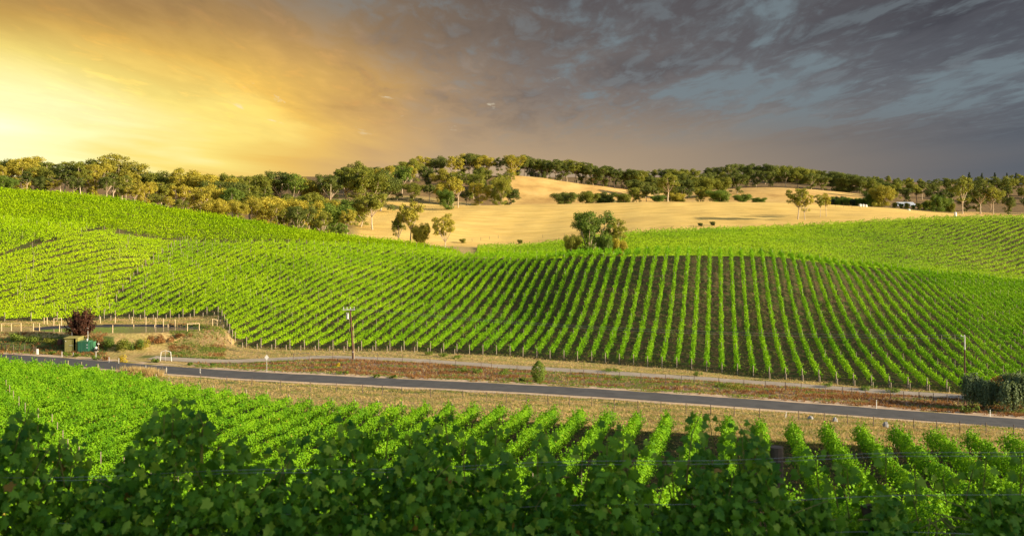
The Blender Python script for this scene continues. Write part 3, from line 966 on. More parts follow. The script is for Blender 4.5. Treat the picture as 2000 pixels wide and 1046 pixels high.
# canopy top (photo column -> photo row); the plants along the wire are of uneven height
TOPS = fn([(-500, 850), (-200, 840), (-60, 860), (0, 845), (45, 812), (90, 850), (140, 888), (200, 892), (250, 872), (285, 815), (340, 806), (385, 818), (415, 868), (470, 850), (520, 885), (570, 892), (625, 862), (670, 828), (720, 836), (752, 880), (785, 866), (815, 824), (860, 818), (900, 872), (930, 884), (965, 830), (990, 838), (1022, 902), (1065, 842), (1095, 858), (1135, 906), (1180, 838), (1210, 846), (1245, 880), (1300, 918), (1345, 885), (1372, 850), (1400, 868), (1430, 880), (1462, 838), (1492, 842), (1540, 905), (1600, 884), (1660, 940), (1712, 878), (1745, 892), (1790, 948), (1850, 955), (1900, 890), (1950, 882), (2010, 905), (2300, 880), (2600, 880)])
froot = empty('vine_row', (0, fy(0), z1(0, fy(0))))
tag(froot, 'big shaded vine row closest to the viewer, single lobed leaves visible', 'vine row')
O = np.array(froot.location)
_T0 = TOPS
def TOPS(px):
    t_ = _T0(px)
    return t_ + np.maximum(t_ - 850, 0) * 0.85 + np.interp(px, [930, 1010, 1330, 1390, 1480, 1560, 2050], [0, 22, 22, 0, 0, 20, 20])
nl = 21000
xs = rng.uniform(fx0, fx1, nl)
ys = fy(xs)
pxs = 1000 + F * xs / ys
ztop = -(TOPS(pxs) + np.where(pxs > 1500, 22, 14) + rng.normal(0, 9, nl) - HOR) / F * ys
zg = Z(xs, ys)
hgt = ztop - zg
v = np.where(rng.random(nl) < 0.7, rng.beta(1.7, 1.0, nl), rng.uniform(0.35, 0.8, nl))
zz = zg + 0.35 + (hgt - 0.35) * v
thin = np.where(pxs > 1500, 0.75, 1.0)
w = 0.46 * np.sqrt(np.clip(1 - np.clip((v - 0.55) / 0.45, 0, 1) ** 2 * 0.85, 0.05, 1)) * thin
sd = np.where(rng.random(nl) < 0.72, -1, 1)
off = sd * np.abs(rng.normal(0.62, 0.33, nl)) * w
C = np.stack([xs, ys + off, zz], 1)
N = unit(np.stack([rng.normal(0, .75, nl), np.sign(off) * 0.6 + rng.normal(0, .5, nl), 0.35 + 0.4 * v + rng.normal(0, .5, nl)], 1))
T = unit(np.stack([rng.normal(0, .6, nl), np.sign(off) * .25 + rng.normal(0, .3, nl), -1 + rng.normal(0, .5, nl)], 1))
size = rng.uniform(0.04, 0.092, nl)
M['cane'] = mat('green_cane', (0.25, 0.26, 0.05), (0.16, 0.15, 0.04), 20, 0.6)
# long shoots above the canopy: base (column, row), tip (column, row)
cane = MB()
SH = [((1340, 905), (1372, 800)), ((1505, 930), (1440, 822)), ((1400, 890), (1385, 815)), ((690, 868), (672, 815)), ((700, 880), (735, 845)), ((1075, 880), (1062, 832)), ((1185, 880), (1200, 828)), ((1240, 900), (1245, 862)),
      ((752, 870), (757, 822)), ((880, 870), (870, 812)), ((965, 870), (978, 822)), ((60, 850), (25, 812)), ((75, 850), (80, 828)), ((300, 850), (318, 812)), ((370, 850), (376, 808)), ((455, 880), (465, 850)), ((1730, 905), (1718, 878)), ((1790, 950), (1785, 905)), ((1920, 930), (1940, 882)), ((1600, 930), (1590, 880)), ((560, 880), (620, 850)), ((1135, 900), (1130, 860)), ((1660, 945), (1640, 905)), ((1850, 955), (1845, 925))]
for k in range(46):
    bx_ = random.uniform(-60, 2080)
    by_ = float(_T0(bx_)) + 16
    SH.append(((bx_, by_ + 25), (bx_ + random.uniform(-28, 28), by_ - random.uniform(14, 46))))
Cs, Ns, Ts, Ss = [], [], [], []
def fpt(px, py, dy=0.0):
    x = (px - 1000) / F * 8.0
    y = fy(x) + dy
    x = (px - 1000) / F * y
    return np.array([x, y, -(py - HOR) / F * y])
for (a, b) in SH:
    dy = random.uniform(-0.18, 0.12)
    p0, p1 = fpt(*a, dy), fpt(*b, dy - 0.06)
    mid_ = (p0 + p1) / 2 + np.array([random.uniform(-.03, .03), 0, .03])
    MB().tube([p0 - O + (0, 0, -.12), mid_ - O, p1 - O], [.0055, .004, .0022], 5).build('cane', M['cane'], froot)
    L_ = np.linalg.norm(p1 - p0)
    m_ = max(4, int(L_ / 0.036))
    for k in range(m_):
        f = (k + .6) / m_
        q = (1 - f) ** 2 * p0 + 2 * f * (1 - f) * mid_ + f * f * p1
        sgn = 1 if k % 2 else -1
        Cs.append(q + np.array([sgn * random.uniform(.03, .07), random.uniform(-.05, .05), random.uniform(-.03, .03)]))
        Ns.append((random.uniform(-.5, .5), -1 + random.uniform(-.3, .6), random.uniform(0, .9)))
        Ts.append((sgn * random.uniform(.4, 1), random.uniform(-.3, .3), random.uniform(-1, .1)))
        Ss.append(random.uniform(.06, .105) * (1.0 - 0.45 * f))
C = np.concatenate([C, np.array(Cs)]); N = np.concatenate([N, unit(np.array(Ns))]); T = np.concatenate([T, unit(np.array(Ts))]); size = np.concatenate([size, Ss])
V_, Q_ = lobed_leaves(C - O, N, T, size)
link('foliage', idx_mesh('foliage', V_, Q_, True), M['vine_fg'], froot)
# canes inside the canopy
for k in range(170):
    x = random.uniform(fx0, fx1); y = fy(x) + random.uniform(-.25, .2)
    zg_ = z1(x, y); zt = -(float(TOPS(1000 + F * x / y)) + 20 - HOR) / F * y
    p0 = np.array([x, y, zg_ + .9]); p1 = np.array([x + random.uniform(-.35, .35), y + random.uniform(-.2, .1), zg_ + .9 + (zt - zg_ - .9) * random.uniform(.55, 1.0)])
    cane.tube([p0 - O, (p0 + p1) / 2 - O + np.array([random.uniform(-.1, .1), random.uniform(-.06, .06), 0]), p1 - O], [.006, .005, .003], 5)
tag(cane.build('canes', M['cane'], froot), kind='stuff')
for k in range(8):
    x = -5.6 + k * 1.65
    o = link('trunk', trunk_mesh(k % 4), M['vine_wood'], froot, (x, fy(x) - O[1], z1(x, fy(x)) - O[2]))
for px, py, r in ((680, 985, .052), (1517, 872, .05), (2180, 880, .05), (-60, 880, .05)):
    p = fpt(px, py)
    zb = z1(p[0], p[1])
    MB().tube([(0, 0, -.2), (0, 0, (p[2] - zb) * .5), (0, 0, p[2] - zb)], [r, r, r * .97], 10).build('post', M['post_dark'], froot, (p[0], p[1] - O[1], zb - O[2]))
for j, (ya_, yb_) in enumerate(((932, 880), (938, 887), (1022, 962), (1030, 1042))):
    pts = [fpt(px, ya_ + (yb_ - ya_) * px / 2000 + 3 * math.sin(px * .01), -.24 + .05 * (j % 2)) - O for px in range(-300, 2400, 90)]
    MB().tube(pts, .0013, 4).build('wire', M['wire'], froot)

# ------------------------------------------------------------------ trees
def clumps_mesh(cl, leaf, m, seed, flat=0.62, per=135):
    """leaf faces spread through ellipsoid clumps: cl = [(x, y, z, r)]"""
    g = np.random.default_rng(seed)
    Cc, Nn = [], []
    for x, y, z, r in cl:
        n = int(per * (r / 0.1) ** 1.5) + 6
        u = unit(g.normal(size=(n, 3)))
        rad = r * g.uniform(0.25, 1.0, (n, 1)) ** 0.55
        sc = np.array([1, 1, flat])
        Cc.append(np.array([x, y, z]) + u * rad * sc + g.normal(size=(n, 3)) * r * 0.08)
        Nn.append(unit(u + np.array([0, 0, .35]) + g.normal(size=(n, 3)) * 0.6))
    Cc = np.concatenate(Cc); Nn = np.concatenate(Nn)
    V, Q = leaf_quads(Cc, Nn, leaf * g.uniform(.6, 1.3, len(Cc)))
    return idx_mesh(m, V, Q)


def gum_proto(seed, fork=0.32, nl=4, spread=0.30, r0=0.017, cr=0.075, clump_n=3, leaf=0.028, flat=0.7, lean=0.05, low=False):
    w = random.Random(seed)
    mb = MB(); cl = []
    f = np.array([w.uniform(-lean, lean), w.uniform(-lean, lean), fork])
    mb.tube([(0, 0, -0.03), tuple(f * .5 + np.array([w.uniform(-.01, .01), 0, 0])), tuple(f)], [r0 * 1.25, r0, r0 * .85], 7)
    a0 = w.uniform(0, 6.28)
    for i in range(nl):
        a = a0 + i * 6.283 / nl + w.uniform(-.4, .4)
        out = spread * w.uniform(0.55, 1.1)
        top = w.uniform(0.72, 0.93) if i else 0.93
        tip = np.array([math.cos(a) * out, math.sin(a) * out, top]) if i else np.array([f[0] + w.uniform(-.06, .06), f[1] + w.uniform(-.06, .06), 0.93])
        midp = f * .45 + tip * .55 + np.array([math.cos(a) * .04, math.sin(a) * .04, -.05])
        mb.tube([tuple(f), tuple(midp), tuple(tip)], [r0 * .62, r0 * .42, r0 * .16], 5)
        for j in range(clump_n + 1):
            b = w.uniform(0, 6.28)
            s0 = midp * (1 - j / (clump_n + 1.0)) + tip * (j / (clump_n + 1.0))
            e = s0 + np.array([math.cos(b) * w.uniform(.05, .14), math.sin(b) * w.uniform(.05, .14), w.uniform(-.01, .09)])
            e[2] = min(e[2], 0.95)
            mb.tube([tuple(s0), tuple(e)], [r0 * .25, r0 * .1], 4, False)
            cl.append((*e, cr * w.uniform(.7, 1.25)))
        cl.append((*tip, cr * w.uniform(.8, 1.2)))
    # lower boughs, so that the crown is deep and uneven instead of a parasol
    for k in range(9 if not low else 6):
        a = w.uniform(0, 6.28); q = w.uniform(.04, spread * .95); h = w.uniform(fork + .08, .72)
        cl.append((math.cos(a) * q, math.sin(a) * q, h, cr * w.uniform(.6, 1.1)))
        mb.tube([(f[0], f[1], fork), (math.cos(a) * q, math.sin(a) * q, h)], [r0 * .3, r0 * .12], 4, False)
    if low:
        for k in range(12):
            a = w.uniform(0, 6.28); q = w.uniform(.03, spread * .85)
            cl.append((math.cos(a) * q, math.sin(a) * q, w.uniform(.06, .42), cr * w.uniform(.6, 1.1)))
    zt = max(c[2] + c[3] * flat for c in cl)
    tm = mb.mesh('trunk')
    cm = clumps_mesh(cl, leaf, 'crown', seed, flat)
    for me in (tm, cm):
        co = np.zeros(len(me.vertices) * 3, np.float32); me.vertices.foreach_get('co', co); co /= zt; me.vertices.foreach_set('co', co)
        me.update()
    return tm, cm


def pine_proto(seed):
    w = random.Random(seed); mb = MB(); cl = []
    mb.tube([(0, 0, -.03), (0, 0, .5), (0, 0, .97)], [.018, .012, .003], 6)
    for k in range(60):
        h = w.uniform(.12, .97); a = w.uniform(0, 6.28); q = (1.02 - h) * .21 * w.uniform(.5, 1.1)
        cl.append((math.cos(a) * q, math.sin(a) * q, h, .035 + .03 * (1 - h)))
    return mb.mesh('trunk'), clumps_mesh(cl, .022, 'crown', seed, .6)

PROT = {}
for i in range(4): PROT['open%d' % i] = gum_proto(100 + i, fork=0.28 + .04 * (i % 3), nl=5 + i % 2, spread=.30, cr=.078, clump_n=6)
for i in range(4): PROT['full%d' % i] = gum_proto(200 + i, fork=0.20, nl=6, spread=.36, cr=.112, clump_n=6, low=True)
for i in range(3): PROT['tall%d' % i] = gum_proto(300 + i, fork=0.40, nl=5, spread=.18, cr=.072, clump_n=6, r0=.014)
for i in range(3): PROT['bushy%d' % i] = gum_proto(400 + i, fork=0.10, nl=7, spread=.50, cr=.18, clump_n=3, leaf=.036, low=True, flat=.75, r0=.02)
for i in range(2): PROT['pine%d' % i] = pine_proto(500 + i)
for k, (tm, cm) in PROT.items():
    tm.materials.append(M['bark']); cm.materials.append(M['gum_leaf'])


def tree(name, proto, x, y, H, label, group=None, leaf='gum_leaf', bark='bark', wide=1.0, cat='tree', sink=0.0):
    tm, cm = PROT[proto]
    root = empty(name, (x, y, z1(x, y) - sink), random.uniform(0, 6.28))
    tag(root, label, cat, group)
    root.scale = (H * wide, H * wide, H)
    a = link('trunk', tm, None, root); c = link('crown', cm, None, root)
    for o, m in ((a, bark), (c, leaf)):
        o.material_slots[0].link = 'OBJECT'
        o.material_slots[0].material = M[m]
    return root

SKY = fn([(-300, 315), (0, 316), (50, 297), (100, 312), (150, 317), (200, 299), (240, 310), (270, 333), (330, 334), (360, 327), (400, 338), (450, 340), (500, 342), (540, 336), (555, 322), (580, 335), (600, 348), (620, 350), (640, 342), (680, 320), (700, 313), (740, 325), (760, 318), (790, 321), (810, 304), (840, 308), (880, 300), (920, 299), (960, 302), (1005, 303), (1030, 302), (1060, 312), (1100, 311), (1130, 315), (1180, 321), (1210, 329), (1250, 331), (1300, 327), (1350, 325), (1400, 321), (1450, 318), (1480, 315), (1530, 321), (1580, 325), (1620, 332), (1680, 339), (1720, 346), (1760, 345), (1800, 350), (1850, 347), (1880, 343), (1950, 342), (2000, 340), (2400, 340)])
tr = random.Random(5)
def stand(label, group, rows, kinds, leaves, tag_name='gum_tree', barks=('bark',)):
    """rows: (px0, px1, spacing px, Y0, Y1, hmin, hmax, fit to skyline)"""
    spots = []
    for (p0, p1, sp, Y0, Y1, h0, h1, fit) in rows:
        px = p0 + tr.uniform(0, sp * .5)
        while px < p1:
            Y = tr.uniform(Y0, Y1)
            x, y, z = at(px, Y)
            H = tr.uniform(h0, h1)
            if fit:
                H = min(max((HOR - SKY(px)) / F * Y - z + tr.uniform(-1.6, 0.5), h0 * .8), h1 * 1.25)
            else:
                H = min(H, max(4.0, (HOR - SKY(px)) / F * Y - z - tr.uniform(0, 2)))
            spots.append((px, x, y, H))
            px += sp * tr.uniform(.65, 1.35)
    spots.sort()
    for i, (px, x, y, H) in enumerate(spots):
        tree(tag_name, tr.choice(kinds), x, y, H, label % nth(i + 1), group, tr.choice(leaves), tr.choice(barks), tr.uniform(0.95, 1.4))
    return len(spots)

nt_ = 0
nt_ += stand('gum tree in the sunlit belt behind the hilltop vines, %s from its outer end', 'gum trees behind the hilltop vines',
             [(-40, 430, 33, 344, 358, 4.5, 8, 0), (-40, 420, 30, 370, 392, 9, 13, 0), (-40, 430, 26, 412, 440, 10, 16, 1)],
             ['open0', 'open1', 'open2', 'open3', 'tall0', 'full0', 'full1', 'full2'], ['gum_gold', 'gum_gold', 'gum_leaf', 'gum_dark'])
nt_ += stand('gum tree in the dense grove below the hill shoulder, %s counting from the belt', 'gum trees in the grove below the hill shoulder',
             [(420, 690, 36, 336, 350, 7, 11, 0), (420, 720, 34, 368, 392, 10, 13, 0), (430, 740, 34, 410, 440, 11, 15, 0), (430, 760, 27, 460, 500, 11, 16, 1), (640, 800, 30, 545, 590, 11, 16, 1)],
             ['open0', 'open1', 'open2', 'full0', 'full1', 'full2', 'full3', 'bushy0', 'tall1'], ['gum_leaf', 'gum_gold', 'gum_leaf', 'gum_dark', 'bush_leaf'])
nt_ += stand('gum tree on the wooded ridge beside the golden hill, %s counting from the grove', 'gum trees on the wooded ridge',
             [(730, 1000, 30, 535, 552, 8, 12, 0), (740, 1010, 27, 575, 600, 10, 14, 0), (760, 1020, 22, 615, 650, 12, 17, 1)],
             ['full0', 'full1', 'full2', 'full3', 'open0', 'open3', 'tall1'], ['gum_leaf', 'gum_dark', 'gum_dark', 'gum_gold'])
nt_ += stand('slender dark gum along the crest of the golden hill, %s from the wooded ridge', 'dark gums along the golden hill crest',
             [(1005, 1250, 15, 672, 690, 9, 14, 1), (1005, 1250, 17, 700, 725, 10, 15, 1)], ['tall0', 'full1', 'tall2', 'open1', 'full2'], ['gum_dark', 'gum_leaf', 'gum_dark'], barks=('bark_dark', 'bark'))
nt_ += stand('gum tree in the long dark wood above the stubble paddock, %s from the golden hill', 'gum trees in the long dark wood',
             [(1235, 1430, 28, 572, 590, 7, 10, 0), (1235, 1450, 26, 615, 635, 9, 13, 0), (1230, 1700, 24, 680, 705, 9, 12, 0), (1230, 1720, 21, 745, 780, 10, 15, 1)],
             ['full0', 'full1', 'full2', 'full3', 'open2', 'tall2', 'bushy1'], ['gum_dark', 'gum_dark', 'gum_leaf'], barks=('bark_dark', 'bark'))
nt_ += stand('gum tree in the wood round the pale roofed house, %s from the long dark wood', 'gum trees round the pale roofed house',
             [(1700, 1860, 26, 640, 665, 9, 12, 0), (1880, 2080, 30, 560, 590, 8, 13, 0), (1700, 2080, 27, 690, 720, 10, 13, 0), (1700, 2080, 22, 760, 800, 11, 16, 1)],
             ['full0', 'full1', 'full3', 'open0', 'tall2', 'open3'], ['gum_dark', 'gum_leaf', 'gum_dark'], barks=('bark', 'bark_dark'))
nt_ += stand('dark pine rising behind the house wood, %s from the nearest gums', 'pines behind the house wood',
             [(1885, 2090, 20, 860, 900, 15, 20, 1)], ['pine0', 'pine1'], ['pine_leaf'], 'pine_tree', ('bark_dark',))
print('stand trees', nt_)

def solo(px, py, hpx, proto, label, leaf='gum_leaf', wide=1.0, lo=60, hi=1100, name='gum_tree', bark='bark', Y=None, cat='tree', group=None, exact=False):
    x, y, z = at(px, Y) if Y else hit(px, py, lo, hi)
    return tree(name, proto, x, y, hpx / F * y if exact else max(hpx / F * y, (HOR - (py - hpx)) / F * y - z), label, group, leaf, bark, wide, cat)

solo(868, 474, 58, 'open3', 'small gum tree alone on the vine crest before the paddock, pale forked trunk', 'gum_gold', .78, Y=318)
solo(800, 468, 76, 'tall1', 'taller slim gum on the vine crest with bare white upper stems', 'gum_gold', .95, Y=322)
solo(778, 468, 52, 'open1', 'bushy young gum hugging the stem of the taller slim gum', 'gum_leaf', .6, Y=326)
solo(822, 470, 36, 'bushy1', 'low rounded gum hanging over the crest beside the taller slim gum', 'gum_gold', .62, Y=320)
solo(1152, 482, 72, 'full2', 'big round gum standing alone below the stubble paddock', 'bush_leaf', .95, Y=300)
solo(1204, 482, 58, 'tall0', 'thin lopsided gum beside the big round gum', 'gum_leaf', 1.0, Y=302)
solo(1118, 486, 30, 'bushy0', 'dark green bush on the hotter side of the big round gum', 'gum_leaf', .62, Y=296, name='bush', cat='bush')
solo(1178, 488, 32, 'bushy2', 'olive bush at the foot of the big round gum', 'bush_leaf', .62, Y=292, name='bush', cat='bush')
solo(1208, 488, 24, 'bushy1', 'yellowing bush under the thin lopsided gum', 'gum_gold', .6, Y=294, name='bush', cat='bush')
solo(1558, 436, 62, 'open2', 'multi stemmed gum with white trunks at the edge of the stubble paddock', 'gum_leaf', 1.05, Y=440)
solo(1572, 434, 52, 'open0', 'sunlit yellow green gum leaning against the multi stemmed gum', 'gum_gold', .9, Y=438)
solo(1602, 430, 44, 'tall0', 'thin bare legged gum between the white trunked gum and the hedge', 'gum_leaf', .9, Y=446)
solo(1614, 430, 46, 'tall2', 'thin gum with drooping top next to its bare legged neighbour', 'gum_gold', .8, Y=450)
solo(1722, 407, 44, 'bushy1', 'broad yellow green tree between the white tanks and the pale roof', 'gum_gold', 1.0, Y=548)
solo(1705, 404, 30, 'bushy0', 'olive tree behind the white tanks', 'bush_leaf', 1.0, Y=556)
solo(1832, 415, 36, 'bushy2', 'light green willowy tree beside the pale roofed house', 'bush_leaf', .9, Y=545)
solo(1880, 410, 68, 'open0', 'tall gum with pale forked trunk on the orange bank', 'gum_leaf', .9, Y=545)
solo(1915, 412, 62, 'open3', 'spreading reddish gum behind the orange bank', 'gum_dark', 1.1, Y=560)
solo(1940, 413, 50, 'tall1', 'slim white trunked gum beside the spreading reddish gum', 'gum_leaf', 1.0, Y=556)
solo(1304, 396, 56, 'open1', 'gum with a bright forked white trunk at the paddock edge', 'gum_leaf', 1.25, Y=524)
solo(980, 402, 60, 'full1', 'leafy gum at the corner of the stubble paddock below the golden hill', 'gum_leaf', .8, Y=530)
solo(884, 416, 62, 'tall2', 'pale slender gum cluster edge tree on the paddock boundary', 'gum_gold', 1.1, Y=508)
solo(895, 414, 56, 'tall0', 'second pale slender gum close to the paddock boundary fence', 'gum_gold', 1.1, Y=512)
solo(872, 416, 40, 'bushy0', 'low grey green gum below the slender boundary gums', 'bush_leaf', .8, Y=504)
for i, (px, py, h, p_, lf, wd) in enumerate(((1102, 399, 25, 'bushy0', 'gum_dark', 1.1), (1150, 398, 26, 'bushy1', 'gum_leaf', .9), (1180, 398, 24, 'bushy2', 'gum_dark', 1.0), (1218, 397, 20, 'bushy0', 'gum_leaf', 1.0), (1285, 396, 16, 'bushy1', 'bush_leaf', 1.1), (1325, 396, 20, 'bushy2', 'gum_gold', 1.0), (1405, 396, 26, 'bushy0', 'bush_leaf', 1.2), (1450, 396, 18, 'bushy1', 'bush_leaf', 1.2), (1480, 397, 12, 'bushy2', 'bush_leaf', 1.4))):
    solo(px, py, h, p_, 'rounded tree in the line behind the stubble paddock crest, %s from the wooded ridge' % nth(i + 1), lf, wd * 1.35, Y=540 + (i % 3) * 4, group='rounded trees behind the paddock crest')
for i in range(13):
    px = 1622 + i * 7.2
    solo(px, 404, tr.uniform(14, 20), 'bushy%d' % (i % 3), 'blue green shrub of the farm hedge, %s counting towards the white tanks' % nth(i + 1), 'bush_leaf' if i % 3 else 'pine_leaf', 1.0, Y=562 + (i % 2) * 5, name='shrub', cat='shrub', group='farm hedge shrubs')
for i, (px, h) in enumerate(((1748, 11), (1760, 10), (1771, 12), (1784, 9), (1796, 14), (1808, 17), (1818, 20), (1846, 24), (1856, 16))):
    solo(px, 410, h, 'bushy%d' % (i % 3), 'garden shrub before the pale roofed house, %s from the broad yellow green tree' % nth(i + 1), 'bush_leaf' if i % 2 else 'gum_leaf', 1.0, Y=556, name='shrub', cat='shrub', group='garden shrubs before the house')
for px, py, h, lab, lf in ((904, 474, 9, 'small dark bush at the lower corner of the stubble paddock', 'gum_leaf'), (1016, 466, 8, 'lone tiny bush on the paddock boundary near the far vines', 'gum_dark'),
                           (1368, 441, 7, 'tiny shrub at the upper edge of the far vines, the smaller of two', 'gum_dark'), (1392, 440, 8, 'tiny shrub at the upper edge of the far vines, the larger of two', 'gum_dark'), (8, 366, 24, 'bright yellow green tree at the outer end of the hilltop vines', 'bush_leaf')):
    solo(px, py, h, 'bushy%d' % (int(px) % 3), lab, lf, 1.4, exact=py > 400, Y={904: 402, 1016: 405, 1368: 425, 1392: 427, 8: 340}[px], name='bush', cat='bush')

# maroon plum tree by the shed: many upright rods from a short trunk
x, y, z = hit(157, 664, 160, 172)
root = tag(empty('plum_tree', (x, y, z)), 'dense maroon leaved plum tree behind the green shed', 'tree')
w = random.Random(9); tb = MB(); pts = []
tb.tube([(0, 0, -.2), (0, 0, .6)], [.16, .13], 8)
for k in range(130):
    a = w.uniform(0, 6.28); q = w.uniform(.15, 1.0) ** .6
    tip = np.array([math.cos(a) * 2.5 * q, math.sin(a) * 2.3 * q, 5.0 - 1.6 * q * q + w.uniform(-.7, .35)])
    if k % 4 == 0: tip[2] = w.uniform(1.2, 3.0); tip[:2] *= 1.05
    m_ = np.array([tip[0] * .55, tip[1] * .55, .5 + (tip[2] - .5) * .42])
    tb.tube([(0, 0, .5), tuple(m_), tuple(tip)], [.035, .022, .006], 4, False)
    for j in range(46):
        f = (j + 2) / 48
        p_ = (1 - f) ** 2 * np.array([0, 0, .5]) + 2 * f * (1 - f) * m_ + f * f * tip
        if np.hypot(p_[0], p_[1]) + p_[2] * .3 > .7: pts.append(p_ + np.array([w.gauss(0, .10), w.gauss(0, .10), w.gauss(0, .08)]))
pts = np.array(pts)
tb.build('trunk', M['bark_dark'], root)
V_, Q_ = leaf_quads(pts, unit(rng.normal(size=(len(pts), 3)) + unit(pts - np.array([0, 0, 2]))), .25 * rng.uniform(.7, 1.3, len(pts)))
link('crown', idx_mesh('crown', V_, Q_), M['plum_leaf'], root)

# conical shrub between road and track
x, y, z = hit(1052, 748, 130, 160)
root = tag(empty('conifer_shrub', (x, y, z)), 'upright dark green shrub between road and gravel track', 'shrub')
n = 2600
a = rng.uniform(0, 6.28, n); h = rng.uniform(0, 1, n)
prof = np.interp(h, [0, .12, .45, .75, 1], [.35, .62, .98, .82, .12]) * 1.05
rr = prof * rng.uniform(.35, 1.0, n) ** .5
pts = np.stack([rr * np.cos(a), rr * np.sin(a), h * 2.75 + .05], 1)
N = unit(np.stack([np.cos(a), np.sin(a), np.full(n, .5)], 1) + rng.normal(size=(n, 3)) * .5)
V_, Q_ = leaf_quads(pts, N, .14 * rng.uniform(.6, 1.3, n))
link('crown', idx_mesh('crown', V_, Q_), M['bush_leaf'], root)
MB().tube([(0, 0, -.1), (0, 0, 1.2)], [.08, .05], 6).build('trunk', M['bark_dark'], root)

# drooping pepper trees and the red-topped shrub by the road
def pepper(px, py, rx, hz_, label, seed, lf='pepper_leaf', lo=110, hi=140):
    x, y, z = hit(px, py, lo, hi)
    root = tag(empty('pepper_tree', (x, y, z)), label, 'tree')
    w = random.Random(seed); g = np.random.default_rng(seed)
    tb = MB(); P_, N_ = [], []
    tb.tube([(0, 0, -.2), (.1, 0, 1.0), (0, 0, hz_ * .55)], [.2, .16, .1], 8)
    lobes = [(w.uniform(-.62, .62) * rx, w.uniform(-.5, .5) * rx, w.uniform(.32, .55) * rx, w.uniform(.62, 1.0) * hz_) for _ in range(8)]
    for k in range(110):
        a = w.uniform(0, 6.28); q = w.uniform(.1, 1) ** .55
        lb = lobes[k % 8]
        c = np.array([lb[0] + math.cos(a) * lb[2] * q, lb[1] + math.sin(a) * lb[2] * q, lb[3] - .55 * lb[2] * q * q + w.uniform(-.2, .2)])
        if k % 3 == 0: tb.tube([(0, 0, hz_ * .5), tuple(c * np.array([.6, .6, .85])), tuple(c)], [.06, .04, .015], 4, False)
        for s_ in range(7):
            b = w.uniform(0, 6.28)
            st = c + np.array([math.cos(b) * w.uniform(.1, .55), math.sin(b) * w.uniform(.1, .55), w.uniform(-.1, .3)])
            ln = w.uniform(.5, 1.0) * c[2] * w.choice((.5, .8, 1.0))
            n = 16
            f = np.linspace(0, 1, n)
            st_ = np.stack([st[0] + math.cos(b) * .25 * f, st[1] + math.sin(b) * .25 * f, np.maximum(st[2] - ln * f ** 1.4, .08)], 1) + g.normal(size=(n, 3)) * .05
            P_.append(st_); N_.append(unit(np.stack([np.full(n, math.cos(b)), np.full(n, math.sin(b)), np.full(n, .5)], 1) + g.normal(size=(n, 3)) * .5))
    P_ = np.concatenate(P_); N_ = np.concatenate(N_)
    V_, Q_ = leaf_quads(P_, N_, .19 * g.uniform(.6, 1.3, len(P_)))
    tb.build('trunk', M['bark_dark'], root)
    link('crown', idx_mesh('crown', V_, Q_), M[lf], root)
pepper(1921, 797, 2.3, 3.7, 'drooping grey green pepper tree just past the thin rusty pole', 21)
pepper(1978, 803, 2.4, 4.0, 'drooping pepper tree with the lighter hanging branch, further from the thin rusty pole', 22)
pepper(1968, 786, 2.6, 3.5, 'shrub with rusty red top behind the drooping pepper trees', 23, 'rust_leaf', 120, 150)

# ------------------------------------------------------------------ bushes and weeds on the verges
def bush(px, py, wpx, hpx, leaf, label, lo=100, hi=200, group=None, name='bush', per=260):
    x, y, z = hit(px, py, lo, hi)
    k = y / F
    W, H = wpx * k, hpx * k
    g = np.random.default_rng(int(px * 7 + py))
    n = int(per * (0.6 + W * H * .35))
    lob = g.normal(size=(7, 3)) * np.array([W * .26, W * .2, H * .16]) + np.array([0, 0, H * .45])
    c = lob[g.integers(0, 7, n)]
    u = unit(g.normal(size=(n, 3)))
    P_ = c + u * (g.uniform(.3, 1, (n, 1)) ** .5) * np.array([W * .25, W * .22, H * .36])
    P_[:, 2] = np.abs(P_[:, 2])
    V_, Q_ = leaf_quads(P_, unit(u + np.array([0, 0, .3]) + g.normal(size=(n, 3)) * .5), .16 * g.uniform(.6, 1.3, n))
    o = link(name, idx_mesh(name, V_, Q_), M[leaf], None, (x, y, z))
    return tag(o, label, 'bush', group)

bush(240, 707, 22, 15, 'yellow_leaf', 'bright yellow flowering broom bush at the road edge')
bush(303, 708, 17, 11, 'bush_leaf', 'fresh green bush next to the white pipe frame')
bush(205, 703, 18, 10, 'rust_leaf', 'low rust brown bush between the green tank and the yellow broom')
bush(187, 702, 16, 8, 'bush_leaf', 'low green bush on the road edge beside the rust brown bush')
bush(150, 697, 14, 9, 'bush_leaf', 'dark green bush on the road edge right before the shed door')
bush(128, 695, 20, 8, 'bush_leaf', 'grey green bush on the road edge between white box post and shed')
bush(100, 692, 18, 7, 'bush_leaf', 'low olive bush on the road edge beside the white box post')
bush(372, 714, 16, 9, 'bush_leaf', 'green bush on the road edge past the white pipe frame')
bush(416, 714, 14, 7, 'bush_leaf', 'small green bush midway between pipe frame and diamond sign')
for i, (px, py, w_, h_, lf) in enumerate(((198, 678, 26, 22, 'rust_leaf'), (216, 684, 34, 24, 'bush_leaf'), (236, 686, 32, 26, 'gum_leaf'), (258, 684, 30, 26, 'bush_leaf'), (276, 682, 28, 22, 'gum_gold'), (295, 672, 30, 16, 'rust_leaf'), (322, 668, 30, 14, 'rust_leaf'), (357, 660, 24, 10, 'rust_leaf'), (60, 668, 40, 14, 'bush_leaf'), (20, 664, 40, 14, 'bush_leaf'), (95, 672, 30, 14, 'gum_leaf'))):
    c_ = {'rust_leaf': 'rusty', 'bush_leaf': 'green', 'gum_leaf': 'olive', 'gum_gold': 'golden'}[lf]
    bush(px, py, w_, h_, lf, '%s scrub bush on the dam bank, %s counting from the maroon tree' % (c_, nth(i + 1)) if i < 8 else '%s scrub bush on the bank outside the shed, %s from the rusty box' % (c_, nth(12 - i)), 158, 178, 'scrub bushes on the dam bank', per=420)
